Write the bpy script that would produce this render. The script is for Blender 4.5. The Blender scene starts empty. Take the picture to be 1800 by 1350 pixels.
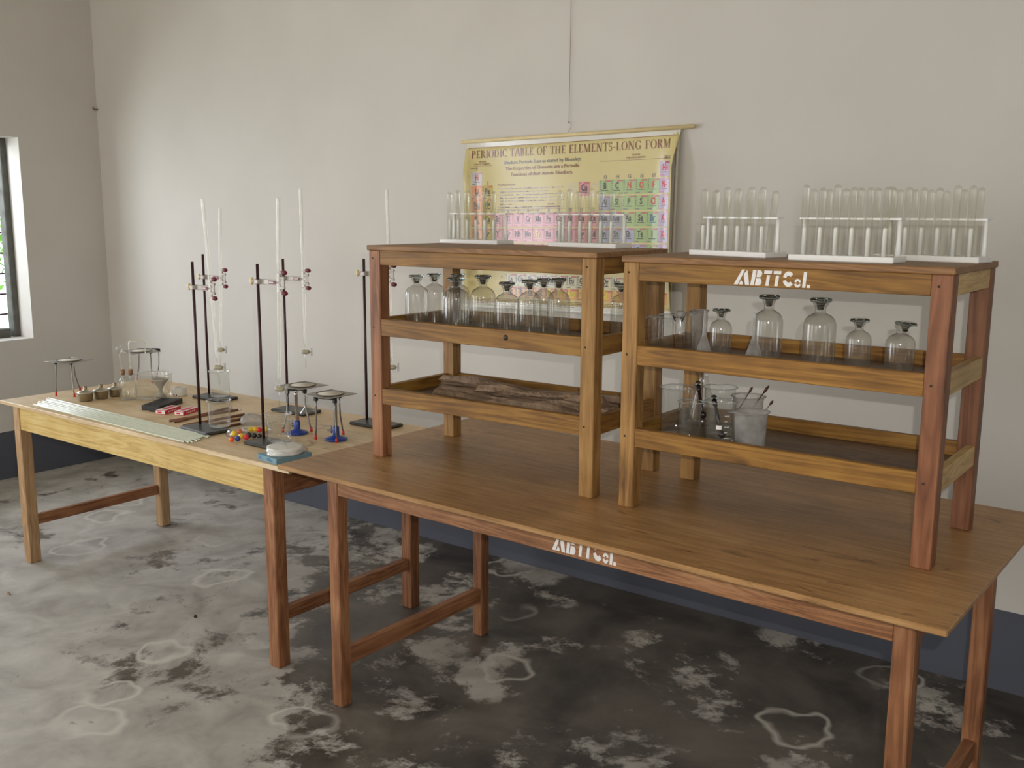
import bpy, math, random
from mathutils import Vector, Matrix
random.seed(7)
sc = bpy.context.scene
PI = math.pi
R = math.radians

# ------------------------------------------------------------------ camera
CAM = Vector((0.0, -3.2851, 1.4937)); YAW = R(36.888); PITCH = R(9.839); ROLL = R(0.338); FPX = 1730.8
_f = Vector((-math.sin(YAW)*math.cos(PITCH), math.cos(YAW)*math.cos(PITCH), -math.sin(PITCH)))
_r0 = Vector((math.cos(YAW), math.sin(YAW), 0)); _u0 = _r0.cross(_f)
_r = math.cos(ROLL)*_r0 + math.sin(ROLL)*_u0; _u = -math.sin(ROLL)*_r0 + math.cos(ROLL)*_u0
cd = bpy.data.cameras.new('camera'); cam = bpy.data.objects.new('camera', cd); sc.collection.objects.link(cam)
m = Matrix((_r, _u, -_f)).transposed().to_4x4(); m.translation = CAM; cam.matrix_world = m
cd.sensor_width = 36; cd.lens = FPX/1800*36; cd.clip_start = 0.02; cd.clip_end = 100
sc.camera = cam

# ------------------------------------------------------------------ render look
sc.view_settings.view_transform = 'Standard'; sc.view_settings.look = 'None'
sc.view_settings.gamma = 1; sc.view_settings.exposure = -0.3
sc.view_settings.use_curve_mapping = False
cy = sc.cycles
cy.use_denoising = True; cy.max_bounces = 10; cy.diffuse_bounces = 5; cy.glossy_bounces = 4
cy.transmission_bounces = 8; cy.transparent_max_bounces = 48; cy.caustics_reflective = False; cy.caustics_refractive = False
cy.sample_clamp_indirect = 6

# ------------------------------------------------------------------ daylight
w = bpy.data.worlds.new('sky'); sc.world = w; w.use_nodes = True
bg = w.node_tree.nodes['Background']; bg.inputs[0].default_value = (0.86, 0.94, 1.0, 1); bg.inputs[1].default_value = 3.4

def area(name, loc, rot, sx, sy, e, col):
    l = bpy.data.lights.new(name, 'AREA'); l.shape = 'RECTANGLE'; l.size = sx; l.size_y = sy; l.energy = e; l.color = col
    o = bpy.data.objects.new(name, l); sc.collection.objects.link(o); o.location = loc; o.rotation_euler = rot
    return o
# daylight outside each opening of the room (facing in)
area('daylight_window', (-6.2, -1.75, 1.75), (0, R(-90-14), 0), 1.3, 1.5, 85, (0.88, 0.92, 1.0))
area('daylight_window', (-6.0, -3.9, 1.45), (0, R(-90-8), 0), 2.0, 1.7, 125, (0.90, 0.93, 1.0))
area('daylight_window', (-4.2, -6.35, 1.5), (R(90+6), 0, 0), 1.5, 1.8, 54, (1.0, 0.91, 0.76))
area('daylight_window', (-1.2, -6.35, 1.7), (R(90+4), 0, 0), 1.5, 1.3, 20, (1.0, 0.91, 0.76))
area('daylight_window', (2.75, -3.6, 1.7), (0, R(90+4), 0), 1.3, 1.5, 7, (1.0, 0.96, 0.9))
# the small flash of the camera that took the picture, beside its lens
fl = bpy.data.lights.new('camera_flash', 'AREA'); fl.shape = 'RECTANGLE'; fl.size = 0.014; fl.size_y = 0.009; fl.energy = 24.0; fl.color = (1.0, 0.95, 0.88)
flo = bpy.data.objects.new('camera_flash', fl); sc.collection.objects.link(flo)
m2 = m.copy(); m2.translation = CAM + _r*0.045 + _u*0.055 - _f*0.01; flo.matrix_world = m2

# ------------------------------------------------------------------ placing helpers (a point of the photo -> where it stands)
def ray(px, py): return _f + _r*((px-900)/FPX) - _u*((py-675)/FPX)
def onz(px, py, z):
    d = ray(px, py); return CAM + d*((z-CAM.z)/d.z)
def ony(px, py, y):
    d = ray(px, py); return CAM + d*((y-CAM.y)/d.y)
def mpp(X): return (Vector(X)-CAM).dot(_f)/FPX
def hgt(X, py):
    "height above X at which a vertical from X meets image row py"
    lo, hi = -0.2, 2.0
    for _ in range(40):
        k = (lo+hi)/2; d = Vector((X[0], X[1], X[2]+k))-CAM
        y = 675-FPX*d.dot(_u)/d.dot(_f)
        if y > py: lo = k
        else: hi = k
    return lo

# ------------------------------------------------------------------ materials
def newmat(name):
    mt = bpy.data.materials.new(name); mt.use_nodes = True
    nt = mt.node_tree; b = nt.nodes['Principled BSDF']; return mt, nt, b
def N(nt, t, **kw):
    n = nt.nodes.new(t)
    for k, v in kw.items():
        if k.startswith('i_'):
            n.inputs[k[2:].replace('_', ' ')].default_value = v
        else: setattr(n, k, v)
    return n
def L(nt, a, b): nt.links.new(a, b)
def plain(name, col, rough=0.5, metal=0.0, spec=0.5, var=0.06, scale=30):
    mt, nt, b = newmat(name)
    tc = N(nt, 'ShaderNodeTexCoord'); no = N(nt, 'ShaderNodeTexNoise'); no.inputs['Scale'].default_value = scale; no.inputs['Detail'].default_value = 4
    L(nt, tc.outputs['Object'], no.inputs['Vector'])
    mx = N(nt, 'ShaderNodeMix', data_type='RGBA')
    mx.inputs[6].default_value = (*[max(0, c*(1-var*2)) for c in col], 1); mx.inputs[7].default_value = (*[min(1, c*(1+var*2)) for c in col], 1)
    L(nt, no.outputs['Fac'], mx.inputs[0]); L(nt, mx.outputs[2], b.inputs['Base Color'])
    b.inputs['Roughness'].default_value = rough; b.inputs['Metallic'].default_value = metal; b.inputs['Specular IOR Level'].default_value = spec
    return mt
def wood(name, dark, mid, light, axis=0, rough=0.5, grain=1.0, blotch=0.5, spec=0.35, knots=False, ring=0.45, fine=0.45, scuff=0):
    mt, nt, b = newmat(name)
    tc = N(nt, 'ShaderNodeTexCoord'); oi = N(nt, 'ShaderNodeObjectInfo')
    mp = N(nt, 'ShaderNodeMapping'); s = [16.0]*3; s[axis] = 1.1; mp.inputs['Scale'].default_value = s
    mul = N(nt, 'ShaderNodeMath', operation='MULTIPLY'); mul.inputs[1].default_value = 37.0
    L(nt, oi.outputs['Random'], mul.inputs[0])
    cx = N(nt, 'ShaderNodeCombineXYZ')
    for i in range(3): L(nt, mul.outputs[0], cx.inputs[i])
    L(nt, cx.outputs[0], mp.inputs['Location']); L(nt, tc.outputs['Object'], mp.inputs['Vector'])
    n1 = N(nt, 'ShaderNodeTexNoise'); n1.inputs['Scale'].default_value = 1.1; n1.inputs['Detail'].default_value = 3; n1.inputs['Distortion'].default_value = 1.2
    L(nt, mp.outputs[0], n1.inputs['Vector'])
    # growth rings out of the stretched noise
    r1 = N(nt, 'ShaderNodeMath', operation='MULTIPLY'); r1.inputs[1].default_value = 9.0*grain; L(nt, n1.outputs['Fac'], r1.inputs[0])
    r2 = N(nt, 'ShaderNodeMath', operation='PINGPONG'); r2.inputs[1].default_value = 0.5; L(nt, r1.outputs[0], r2.inputs[0])
    n2 = N(nt, 'ShaderNodeTexNoise'); n2.inputs['Scale'].default_value = 6.0; n2.inputs['Detail'].default_value = 6; n2.inputs['Roughness'].default_value = 0.7
    L(nt, mp.outputs[0], n2.inputs['Vector'])
    n3 = N(nt, 'ShaderNodeTexNoise'); n3.inputs['Scale'].default_value = 5.0; n3.inputs['Detail'].default_value = 3
    ad = N(nt, 'ShaderNodeVectorMath', operation='ADD'); L(nt, tc.outputs['Object'], ad.inputs[0]); L(nt, cx.outputs[0], ad.inputs[1]); L(nt, ad.outputs[0], n3.inputs['Vector'])
    a1 = N(nt, 'ShaderNodeMath', operation='MULTIPLY_ADD'); a1.inputs[1].default_value = ring; L(nt, r2.outputs[0], a1.inputs[0])
    a2 = N(nt, 'ShaderNodeMath', operation='MULTIPLY'); a2.inputs[1].default_value = fine; L(nt, n2.outputs['Fac'], a2.inputs[0]); L(nt, a2.outputs[0], a1.inputs[2])
    a3 = N(nt, 'ShaderNodeMath', operation='MULTIPLY_ADD'); a3.inputs[1].default_value = blotch; L(nt, n3.outputs['Fac'], a3.inputs[0]); L(nt, a1.outputs[0], a3.inputs[2])
    cr = N(nt, 'ShaderNodeValToRGB'); e = cr.color_ramp.elements
    base = ring*.25+fine*.5+blotch*0.5
    e[0].position = max(0, base-0.28); e[0].color = (*dark, 1); e[1].position = min(1, base+0.26); e[1].color = (*light, 1)
    em = e.new(base); em.color = (*mid, 1)
    L(nt, a3.outputs[0], cr.inputs[0]); col = cr.outputs[0]
    if knots:
        vo = N(nt, 'ShaderNodeTexVoronoi'); vo.inputs['Scale'].default_value = 2.2; L(nt, ad.outputs[0], vo.inputs['Vector'])
        kr = N(nt, 'ShaderNodeValToRGB'); kr.color_ramp.elements[0].position = 0.02; kr.color_ramp.elements[0].color = (1, 1, 1, 1)
        kr.color_ramp.elements[1].position = 0.07; kr.color_ramp.elements[1].color = (0, 0, 0, 1); L(nt, vo.outputs['Distance'], kr.inputs[0])
        mk = N(nt, 'ShaderNodeMix', data_type='RGBA'); L(nt, kr.outputs[0], mk.inputs[0]); L(nt, col, mk.inputs[6]); mk.inputs[7].default_value = (dark[0]*.35, dark[1]*.35, dark[2]*.35, 1)
        col = mk.outputs[2]
    if scuff:
        mp2 = N(nt, 'ShaderNodeMapping'); s2 = [6.0]*3; s2[axis] = 3.0; mp2.inputs['Scale'].default_value = s2; mp2.inputs['Location'].default_value = (scuff, scuff*2, 0); L(nt, tc.outputs['Object'], mp2.inputs['Vector'])
        ns = N(nt, 'ShaderNodeTexNoise'); ns.inputs['Scale'].default_value = 2.2; ns.inputs['Detail'].default_value = 5; ns.inputs['Distortion'].default_value = 1.5; L(nt, mp2.outputs[0], ns.inputs['Vector'])
        rs = N(nt, 'ShaderNodeValToRGB'); rs.color_ramp.elements[0].position = 0.64; rs.color_ramp.elements[0].color = (0, 0, 0, 1); rs.color_ramp.elements[1].position = 0.72; rs.color_ramp.elements[1].color = (.6, .6, .6, 1); L(nt, ns.outputs['Fac'], rs.inputs[0])
        ms = N(nt, 'ShaderNodeMix', data_type='RGBA'); L(nt, rs.outputs[0], ms.inputs[0]); L(nt, col, ms.inputs[6]); ms.inputs[7].default_value = (dark[0]*.6, dark[1]*.6, dark[2]*.6, 1)
        col = ms.outputs[2]
    hs = N(nt, 'ShaderNodeHueSaturation'); vv = N(nt, 'ShaderNodeMapRange'); vv.inputs[3].default_value = 0.85; vv.inputs[4].default_value = 1.15
    L(nt, oi.outputs['Random'], vv.inputs[0]); L(nt, vv.outputs[0], hs.inputs['Value']); L(nt, col, hs.inputs['Color'])
    L(nt, hs.outputs[0], b.inputs['Base Color'])
    b.inputs['Roughness'].default_value = rough; b.inputs['Specular IOR Level'].default_value = spec
    bu = N(nt, 'ShaderNodeBump'); bu.inputs['Strength'].default_value = 0.12; bu.inputs['Distance'].default_value = 0.004
    L(nt, a1.outputs[0], bu.inputs['Height']); L(nt, bu.outputs[0], b.inputs['Normal'])
    return mt
def W3(name, *a, **k): return [wood(name+'_'+'xyz'[i], *a, axis=i, **k) for i in range(3)]
rail = W3('honey_wood', (0.085, 0.036, 0.007), (0.25, 0.117, 0.020), (0.38, 0.205, 0.042), knots=True, blotch=0.6, grain=.7)
postw = W3('post_wood', (0.10, 0.045, 0.013), (0.29, 0.150, 0.043), (0.43, 0.25, 0.085), blotch=0.5, grain=.7)
redpost = W3('red_post_wood', (0.075, 0.026, 0.011), (0.20, 0.077, 0.034), (0.30, 0.135, 0.065), blotch=0.6, grain=.6)
shelft = W3('shelf_top_wood', (0.11, 0.05, 0.02), (0.22, 0.11, 0.042), (0.31, 0.17, 0.075), blotch=0.3)
board = W3('tray_board_wood', (0.07, 0.04, 0.024), (0.15, 0.088, 0.05), (0.23, 0.15, 0.09), blotch=0.4)
topB = wood('brown_plywood', (0.12, 0.058, 0.021), (0.30, 0.163, 0.065), (0.46, 0.28, 0.13), axis=0, rough=0.40, grain=0.5, blotch=0.35, spec=0.4, ring=0.18, fine=0.6, scuff=3.3)
topA = wood('pale_plywood', (0.38, 0.26, 0.13), (0.64, 0.48, 0.29), (0.80, 0.67, 0.47), axis=0, rough=0.45, grain=0.4, blotch=0.5, ring=0.2, fine=0.5, scuff=7.1)
yellow = wood('yellow_wood', (0.36, 0.22, 0.06), (0.60, 0.42, 0.14), (0.72, 0.56, 0.25), axis=0, rough=0.5, grain=0.8, blotch=0.5)
legw = W3('leg_wood', (0.10, 0.038, 0.016), (0.25, 0.105, 0.046), (0.38, 0.19, 0.09), blotch=0.6, grain=.7)
paleleg = W3('pale_leg_wood', (0.24, 0.13, 0.06), (0.42, 0.26, 0.135), (0.56, 0.39, 0.22), blotch=0.5)
apronB = wood('brown_apron_wood', (0.13, 0.05, 0.02), (0.31, 0.14, 0.06), (0.46, 0.25, 0.12), axis=0, blotch=0.5)

white_pl = plain('white_plastic', (0.80, 0.80, 0.79), 0.35, var=0.02)
black_iron = plain('black_iron', (0.022, 0.022, 0.022), 0.45, 0.3)
rod_iron = plain('brown_iron_rod', (0.055, 0.022, 0.026), 0.45, 0.4)
base_iron = plain('base_iron', (0.045, 0.045, 0.042), 0.4, 0.2, var=0.3, scale=60)
chrome = plain('chrome', (0.62, 0.62, 0.60), 0.18, 1.0)
steel = plain('steel_wire', (0.25, 0.24, 0.23), 0.35, 0.8)
clampm = plain('clamp_grey', (0.50, 0.46, 0.43), 0.45, 0.1)
maroon = plain('maroon_rubber', (0.16, 0.018, 0.035), 0.5)
cream = plain('cream_plastic', (0.74, 0.60, 0.33), 0.5)
redpl = plain('red_plastic', (0.62, 0.03, 0.03), 0.4)
bluepl = plain('blue_enamel', (0.015, 0.05, 0.30), 0.3)
cork = plain('cork', (0.30, 0.15, 0.07), 0.9, var=0.3, scale=200)
brass = plain('dull_metal', (0.33, 0.27, 0.18), 0.35, 0.7, var=0.2, scale=80)
lidm = plain('lid_metal', (0.50, 0.47, 0.40), 0.3, 0.8)
ceram = plain('grey_ceramic', (0.42, 0.40, 0.37), 0.4)
ceramw = plain('white_ceramic', (0.68, 0.66, 0.62), 0.35)
paperw = plain('filter_paper', (0.84, 0.83, 0.80), 0.9, var=0.02)
bluebox = plain('blue_card', (0.15, 0.27, 0.34), 0.6, var=0.15)
whitec = plain('white_card', (0.78, 0.76, 0.74), 0.6)
redc = plain('red_card', (0.58, 0.02, 0.06), 0.5)
blackpl = plain('black_plastic', (0.02, 0.02, 0.024), 0.4)
brownrod = plain('brown_metal_tube', (0.20, 0.085, 0.045), 0.45, 0.2, var=0.3, scale=60)
kraft = plain('brown_paper', (0.27, 0.18, 0.115), 0.8, var=0.3, scale=25)
gauzem = plain('wire_gauze', (0.33, 0.31, 0.28), 0.5, 0.5, var=0.3, scale=400)
gauzew = plain('ceramic_centre', (0.66, 0.61, 0.54), 0.9)
gauzer = plain('gauze_ring', (0.09, 0.085, 0.07), 0.7)
darktip = plain('dark_red_tip', (0.05, 0.012, 0.012), 0.25)
darkrod = plain('dark_rod', (0.025, 0.015, 0.018), 0.25)
paint = plain('white_stencil_paint', (0.74, 0.72, 0.70), 0.7, var=0.08, scale=150)
framem = plain('weathered_frame', (0.10, 0.10, 0.085), 0.7, var=0.3, scale=20)
barm = plain('window_bar', (0.07, 0.03, 0.05), 0.6)
wirem = plain('copper_wire', (0.28, 0.13, 0.08), 0.5, 0.3)
screw = plain('screw_head', (0.06, 0.045, 0.03), 0.6, 0.5)
balls = {k: plain(k+'_ball', c, 0.25) for k, c in dict(orange=(0.85, 0.12, 0.02), yellow=(0.80, 0.58, 0.04), blue=(0.03, 0.06, 0.30), red=(0.75, 0.03, 0.05), black=(0.03, 0.03, 0.03)).items()}

def glass(name, tint=(0.95, 0.96, 0.95), edge=0.45, dust=0.06, rough=0.17, refl=1.0, dustcol=(0.55, 0.54, 0.50)):
    mt = bpy.data.materials.new(name); mt.use_nodes = True; nt = mt.node_tree; nt.nodes.clear()
    out = N(nt, 'ShaderNodeOutputMaterial'); lw = N(nt, 'ShaderNodeLayerWeight'); lw.inputs['Blend'].default_value = 0.5
    cr = N(nt, 'ShaderNodeValToRGB'); e = cr.color_ramp.elements
    e[0].position = 0.60; e[0].color = (*tint, 1); e[1].position = 1.0; e[1].color = (*[c*edge for c in tint], 1); em = e.new(0.88); em.color = (*[c*(.5+.5*edge) for c in tint], 1)
    L(nt, lw.outputs['Facing'], cr.inputs[0])
    tr = N(nt, 'ShaderNodeBsdfTransparent'); L(nt, cr.outputs[0], tr.inputs[0])
    gl = N(nt, 'ShaderNodeBsdfGlossy'); gl.inputs['Roughness'].default_value = rough; gl.inputs[0].default_value = (refl, refl, refl, 1)
    pw = N(nt, 'ShaderNodeMath', operation='POWER'); pw.inputs[1].default_value = 3.2; L(nt, lw.outputs['Facing'], pw.inputs[0])
    fr = N(nt, 'ShaderNodeMath', operation='MULTIPLY_ADD'); fr.inputs[1].default_value = 0.8; fr.inputs[2].default_value = 0.05; L(nt, pw.outputs[0], fr.inputs[0])
    m1 = N(nt, 'ShaderNodeMixShader'); L(nt, fr.outputs[0], m1.inputs[0]); L(nt, tr.outputs[0], m1.inputs[1]); L(nt, gl.outputs[0], m1.inputs[2])
    df = N(nt, 'ShaderNodeBsdfDiffuse'); df.inputs[0].default_value = (*dustcol, 1)
    tl = N(nt, 'ShaderNodeBsdfTranslucent'); tl.inputs[0].default_value = (*dustcol, 1)
    m3 = N(nt, 'ShaderNodeMixShader'); m3.inputs[0].default_value = 0.5; L(nt, df.outputs[0], m3.inputs[1]); L(nt, tl.outputs[0], m3.inputs[2])
    no = N(nt, 'ShaderNodeTexNoise'); no.inputs['Scale'].default_value = 25; tc = N(nt, 'ShaderNodeTexCoord'); L(nt, tc.outputs['Object'], no.inputs['Vector'])
    ml = N(nt, 'ShaderNodeMath', operation='MULTIPLY'); ml.inputs[1].default_value = dust*2; L(nt, no.outputs['Fac'], ml.inputs[0])
    m2 = N(nt, 'ShaderNodeMixShader'); L(nt, ml.outputs[0], m2.inputs[0]); L(nt, m1.outputs[0], m2.inputs[1]); L(nt, m3.outputs[0], m2.inputs[2])
    L(nt, m2.outputs[0], out.inputs[0]); return mt
g_bottle = glass('bottle_glass', (0.89, 0.885, 0.85), 0.30, 0.085)
g_clear = glass('clear_glass', (0.95, 0.955, 0.94), 0.25, 0.065)
g_tube = glass('test_tube_glass', (0.96, 0.96, 0.93), 0.40, 0.035)
g_rim = glass('glass_rim', (0.80, 0.83, 0.82), 0.6, 0.32, 0.05, 1.0, (0.9, 0.9, 0.9))
g_frost = glass('frosted_plastic', (0.82, 0.81, 0.79), 0.85, 0.34, 0.25, 0.5, (0.86, 0.84, 0.82))
g_bag = glass('clear_bag', (0.97, 0.97, 0.97), 0.85, 0.07, 0.14, 0.8, (0.85, 0.85, 0.85))
g_trough = glass('trough_glass', (0.93, 0.92, 0.88), 0.6, 0.09)
g_rods = plain('glass_tubing', (0.66, 0.70, 0.58), 0.12, spec=0.8, var=0.03)
g_thin = glass('thin_glass_tube', (0.90, 0.92, 0.86), 0.6, 0.25, 0.08, 1.0, (0.86, 0.88, 0.78))
def realglass(name, col, rough=0.02):
    mt, nt, b = newmat(name); b.inputs['Base Color'].default_value = (*col, 1); b.inputs['Roughness'].default_value = rough
    b.inputs['Transmission Weight'].default_value = 1.0; b.inputs['IOR'].default_value = 1.5; return mt
g_stop = realglass('stopper_glass', (0.50, 0.56, 0.53), 0.06)

def wall_mat(name, dado):
    mt, nt, b = newmat(name); g = N(nt, 'ShaderNodeNewGeometry'); sp = N(nt, 'ShaderNodeSeparateXYZ'); L(nt, g.outputs['Position'], sp.inputs[0])
    no = N(nt, 'ShaderNodeTexNoise'); no.inputs['Scale'].default_value = 2.2; no.inputs['Detail'].default_value = 5; L(nt, g.outputs['Position'], no.inputs['Vector'])
    cr = N(nt, 'ShaderNodeValToRGB'); cr.color_ramp.elements[0].position = 0.3; cr.color_ramp.elements[0].color = (0.585, 0.555, 0.515, 1)
    cr.color_ramp.elements[1].position = 0.7; cr.color_ramp.elements[1].color = (0.625, 0.595, 0.555, 1); L(nt, no.outputs['Fac'], cr.inputs[0])
    n2 = N(nt, 'ShaderNodeTexNoise'); n2.inputs['Scale'].default_value = 6; L(nt, g.outputs['Position'], n2.inputs['Vector'])
    d = N(nt, 'ShaderNodeMapRange'); d.inputs[3].default_value = dado-0.004; d.inputs[4].default_value = dado+0.004; L(nt, n2.outputs['Fac'], d.inputs[0])
    lt = N(nt, 'ShaderNodeMath', operation='LESS_THAN'); L(nt, sp.outputs['Z'], lt.inputs[0]); L(nt, d.outputs[0], lt.inputs[1])
    mx = N(nt, 'ShaderNodeMix', data_type='RGBA'); L(nt, lt.outputs[0], mx.inputs[0]); L(nt, cr.outputs[0], mx.inputs[6]); mx.inputs[7].default_value = (0.085, 0.09, 0.115, 1)
    L(nt, mx.outputs[2], b.inputs['Base Color']); b.inputs['Roughness'].default_value = 0.6; b.inputs['Specular IOR Level'].default_value = 0.25
    bu = N(nt, 'ShaderNodeBump'); bu.inputs['Strength'].default_value = 0.08; bu.inputs['Distance'].default_value = 0.01
    n3 = N(nt, 'ShaderNodeTexNoise'); n3.inputs['Scale'].default_value = 14; n3.inputs['Detail'].default_value = 4; L(nt, g.outputs['Position'], n3.inputs['Vector'])
    L(nt, n3.outputs['Fac'], bu.inputs['Height']); L(nt, bu.outputs[0], b.inputs['Normal'])
    return mt
wallm = wall_mat('painted_wall', 0.2685)
ceilm = plain('ceiling_paint', (0.62, 0.56, 0.43), 0.8)

def floor_mat():
    mt, nt, b = newmat('stained_cement'); g = N(nt, 'ShaderNodeNewGeometry'); sp = N(nt, 'ShaderNodeSeparateXYZ'); L(nt, g.outputs['Position'], sp.inputs[0])
    def noise(s, d, r=0.5, dist=0.0, off=(0, 0, 0)):
        mp = N(nt, 'ShaderNodeMapping'); mp.inputs['Location'].default_value = off; L(nt, g.outputs['Position'], mp.inputs['Vector'])
        n = N(nt, 'ShaderNodeTexNoise'); n.inputs['Scale'].default_value = s; n.inputs['Detail'].default_value = d; n.inputs['Roughness'].default_value = r; n.inputs['Distortion'].default_value = dist
        L(nt, mp.outputs[0], n.inputs['Vector']); return n.outputs['Fac']
    def ramp(src, p0, p1, c0=(0, 0, 0), c1=(1, 1, 1)):
        c = N(nt, 'ShaderNodeValToRGB'); c.color_ramp.elements[0].position = p0; c.color_ramp.elements[0].color = (*c0, 1)
        c.color_ramp.elements[1].position = p1; c.color_ramp.elements[1].color = (*c1, 1); L(nt, src, c.inputs[0]); return c.outputs[0]
    def mix(f, a, bb):
        mx = N(nt, 'ShaderNodeMix', data_type='RGBA')
        for i, x in ((0, f), (6, a), (7, bb)):
            if isinstance(x, (tuple, float)): mx.inputs[i].default_value = x if i == 0 else (*x, 1)
            else: L(nt, x, mx.inputs[i])
        return mx.outputs[2]
    base = ramp(noise(3.0, 8, 0.6, 0.4), 0.35, 0.68, (0.042, 0.036, 0.032), (0.150, 0.132, 0.11))
    # where the cement has bloomed white: more of it towards the window end, painting in some brighter light there too
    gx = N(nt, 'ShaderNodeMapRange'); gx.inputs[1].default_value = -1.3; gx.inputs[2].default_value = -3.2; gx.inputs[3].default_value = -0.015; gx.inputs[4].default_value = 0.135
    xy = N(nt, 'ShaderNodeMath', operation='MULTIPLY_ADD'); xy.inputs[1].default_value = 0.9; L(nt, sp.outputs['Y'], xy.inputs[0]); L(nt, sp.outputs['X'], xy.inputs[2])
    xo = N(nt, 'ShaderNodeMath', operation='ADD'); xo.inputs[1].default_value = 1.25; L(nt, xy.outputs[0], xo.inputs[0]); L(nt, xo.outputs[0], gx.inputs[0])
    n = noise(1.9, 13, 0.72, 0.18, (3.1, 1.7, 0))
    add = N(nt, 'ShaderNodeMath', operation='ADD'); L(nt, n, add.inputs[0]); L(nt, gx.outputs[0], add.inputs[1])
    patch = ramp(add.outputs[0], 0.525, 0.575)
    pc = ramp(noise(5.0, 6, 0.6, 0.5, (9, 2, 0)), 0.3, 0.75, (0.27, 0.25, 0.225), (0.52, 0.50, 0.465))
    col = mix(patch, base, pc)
    # salt rings, thin pale outlines
    vo = N(nt, 'ShaderNodeTexVoronoi'); vo.inputs['Scale'].default_value = 2.6; vo.inputs['Randomness'].default_value = 1.0
    wv = N(nt, 'ShaderNodeVectorMath', operation='MULTIPLY_ADD'); nn = N(nt, 'ShaderNodeTexNoise'); nn.inputs['Scale'].default_value = 5; L(nt, g.outputs['Position'], nn.inputs['Vector'])
    wv.inputs[1].default_value = (0.25, 0.25, 0); L(nt, nn.outputs['Color'], wv.inputs[0]); L(nt, g.outputs['Position'], wv.inputs[2]); L(nt, wv.outputs[0], vo.inputs['Vector'])
    rg = N(nt, 'ShaderNodeValToRGB'); el = rg.color_ramp.elements; el[0].position = 0.20; el[0].color = (0, 0, 0, 1); el[1].position = 0.29; el[1].color = (0, 0, 0, 1)
    e = el.new(0.245); e.color = (1, 1, 1, 1); L(nt, vo.outputs['Distance'], rg.inputs[0])
    rm = N(nt, 'ShaderNodeMath', operation='MULTIPLY'); L(nt, rg.outputs[0], rm.inputs[0]); L(nt, ramp(noise(1.3, 3, 0.5, 0, (5, 5, 0)), 0.44, 0.56), rm.inputs[1])
    rm2 = N(nt, 'ShaderNodeMath', operation='MULTIPLY'); rm2.inputs[1].default_value = 0.75; L(nt, rm.outputs[0], rm2.inputs[0])
    col = mix(rm2.outputs[0], col, (0.58, 0.56, 0.51))
    # small dark scuffs
    sc_ = ramp(noise(16, 6, 0.7, 1.5, (1, 8, 0)), 0.66, 0.72); sm = N(nt, 'ShaderNodeMath', operation='MULTIPLY'); sm.inputs[1].default_value = 0.55; L(nt, sc_, sm.inputs[0])
    col = mix(sm.outputs[0], col, (0.07, 0.06, 0.055))
    L(nt, col, b.inputs['Base Color'])
    rr = ramp(patch, 0, 1, (0.38, 0.38, 0.38), (0.62, 0.62, 0.62)); L(nt, rr, b.inputs['Roughness']); b.inputs['Specular IOR Level'].default_value = 0.4
    bu = N(nt, 'ShaderNodeBump'); bu.inputs['Strength'].default_value = 0.1; bu.inputs['Distance'].default_value = 0.01; L(nt, noise(8, 6, 0.6), bu.inputs['Height']); L(nt, bu.outputs[0], b.inputs['Normal'])
    return mt
floorm = floor_mat()

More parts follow.
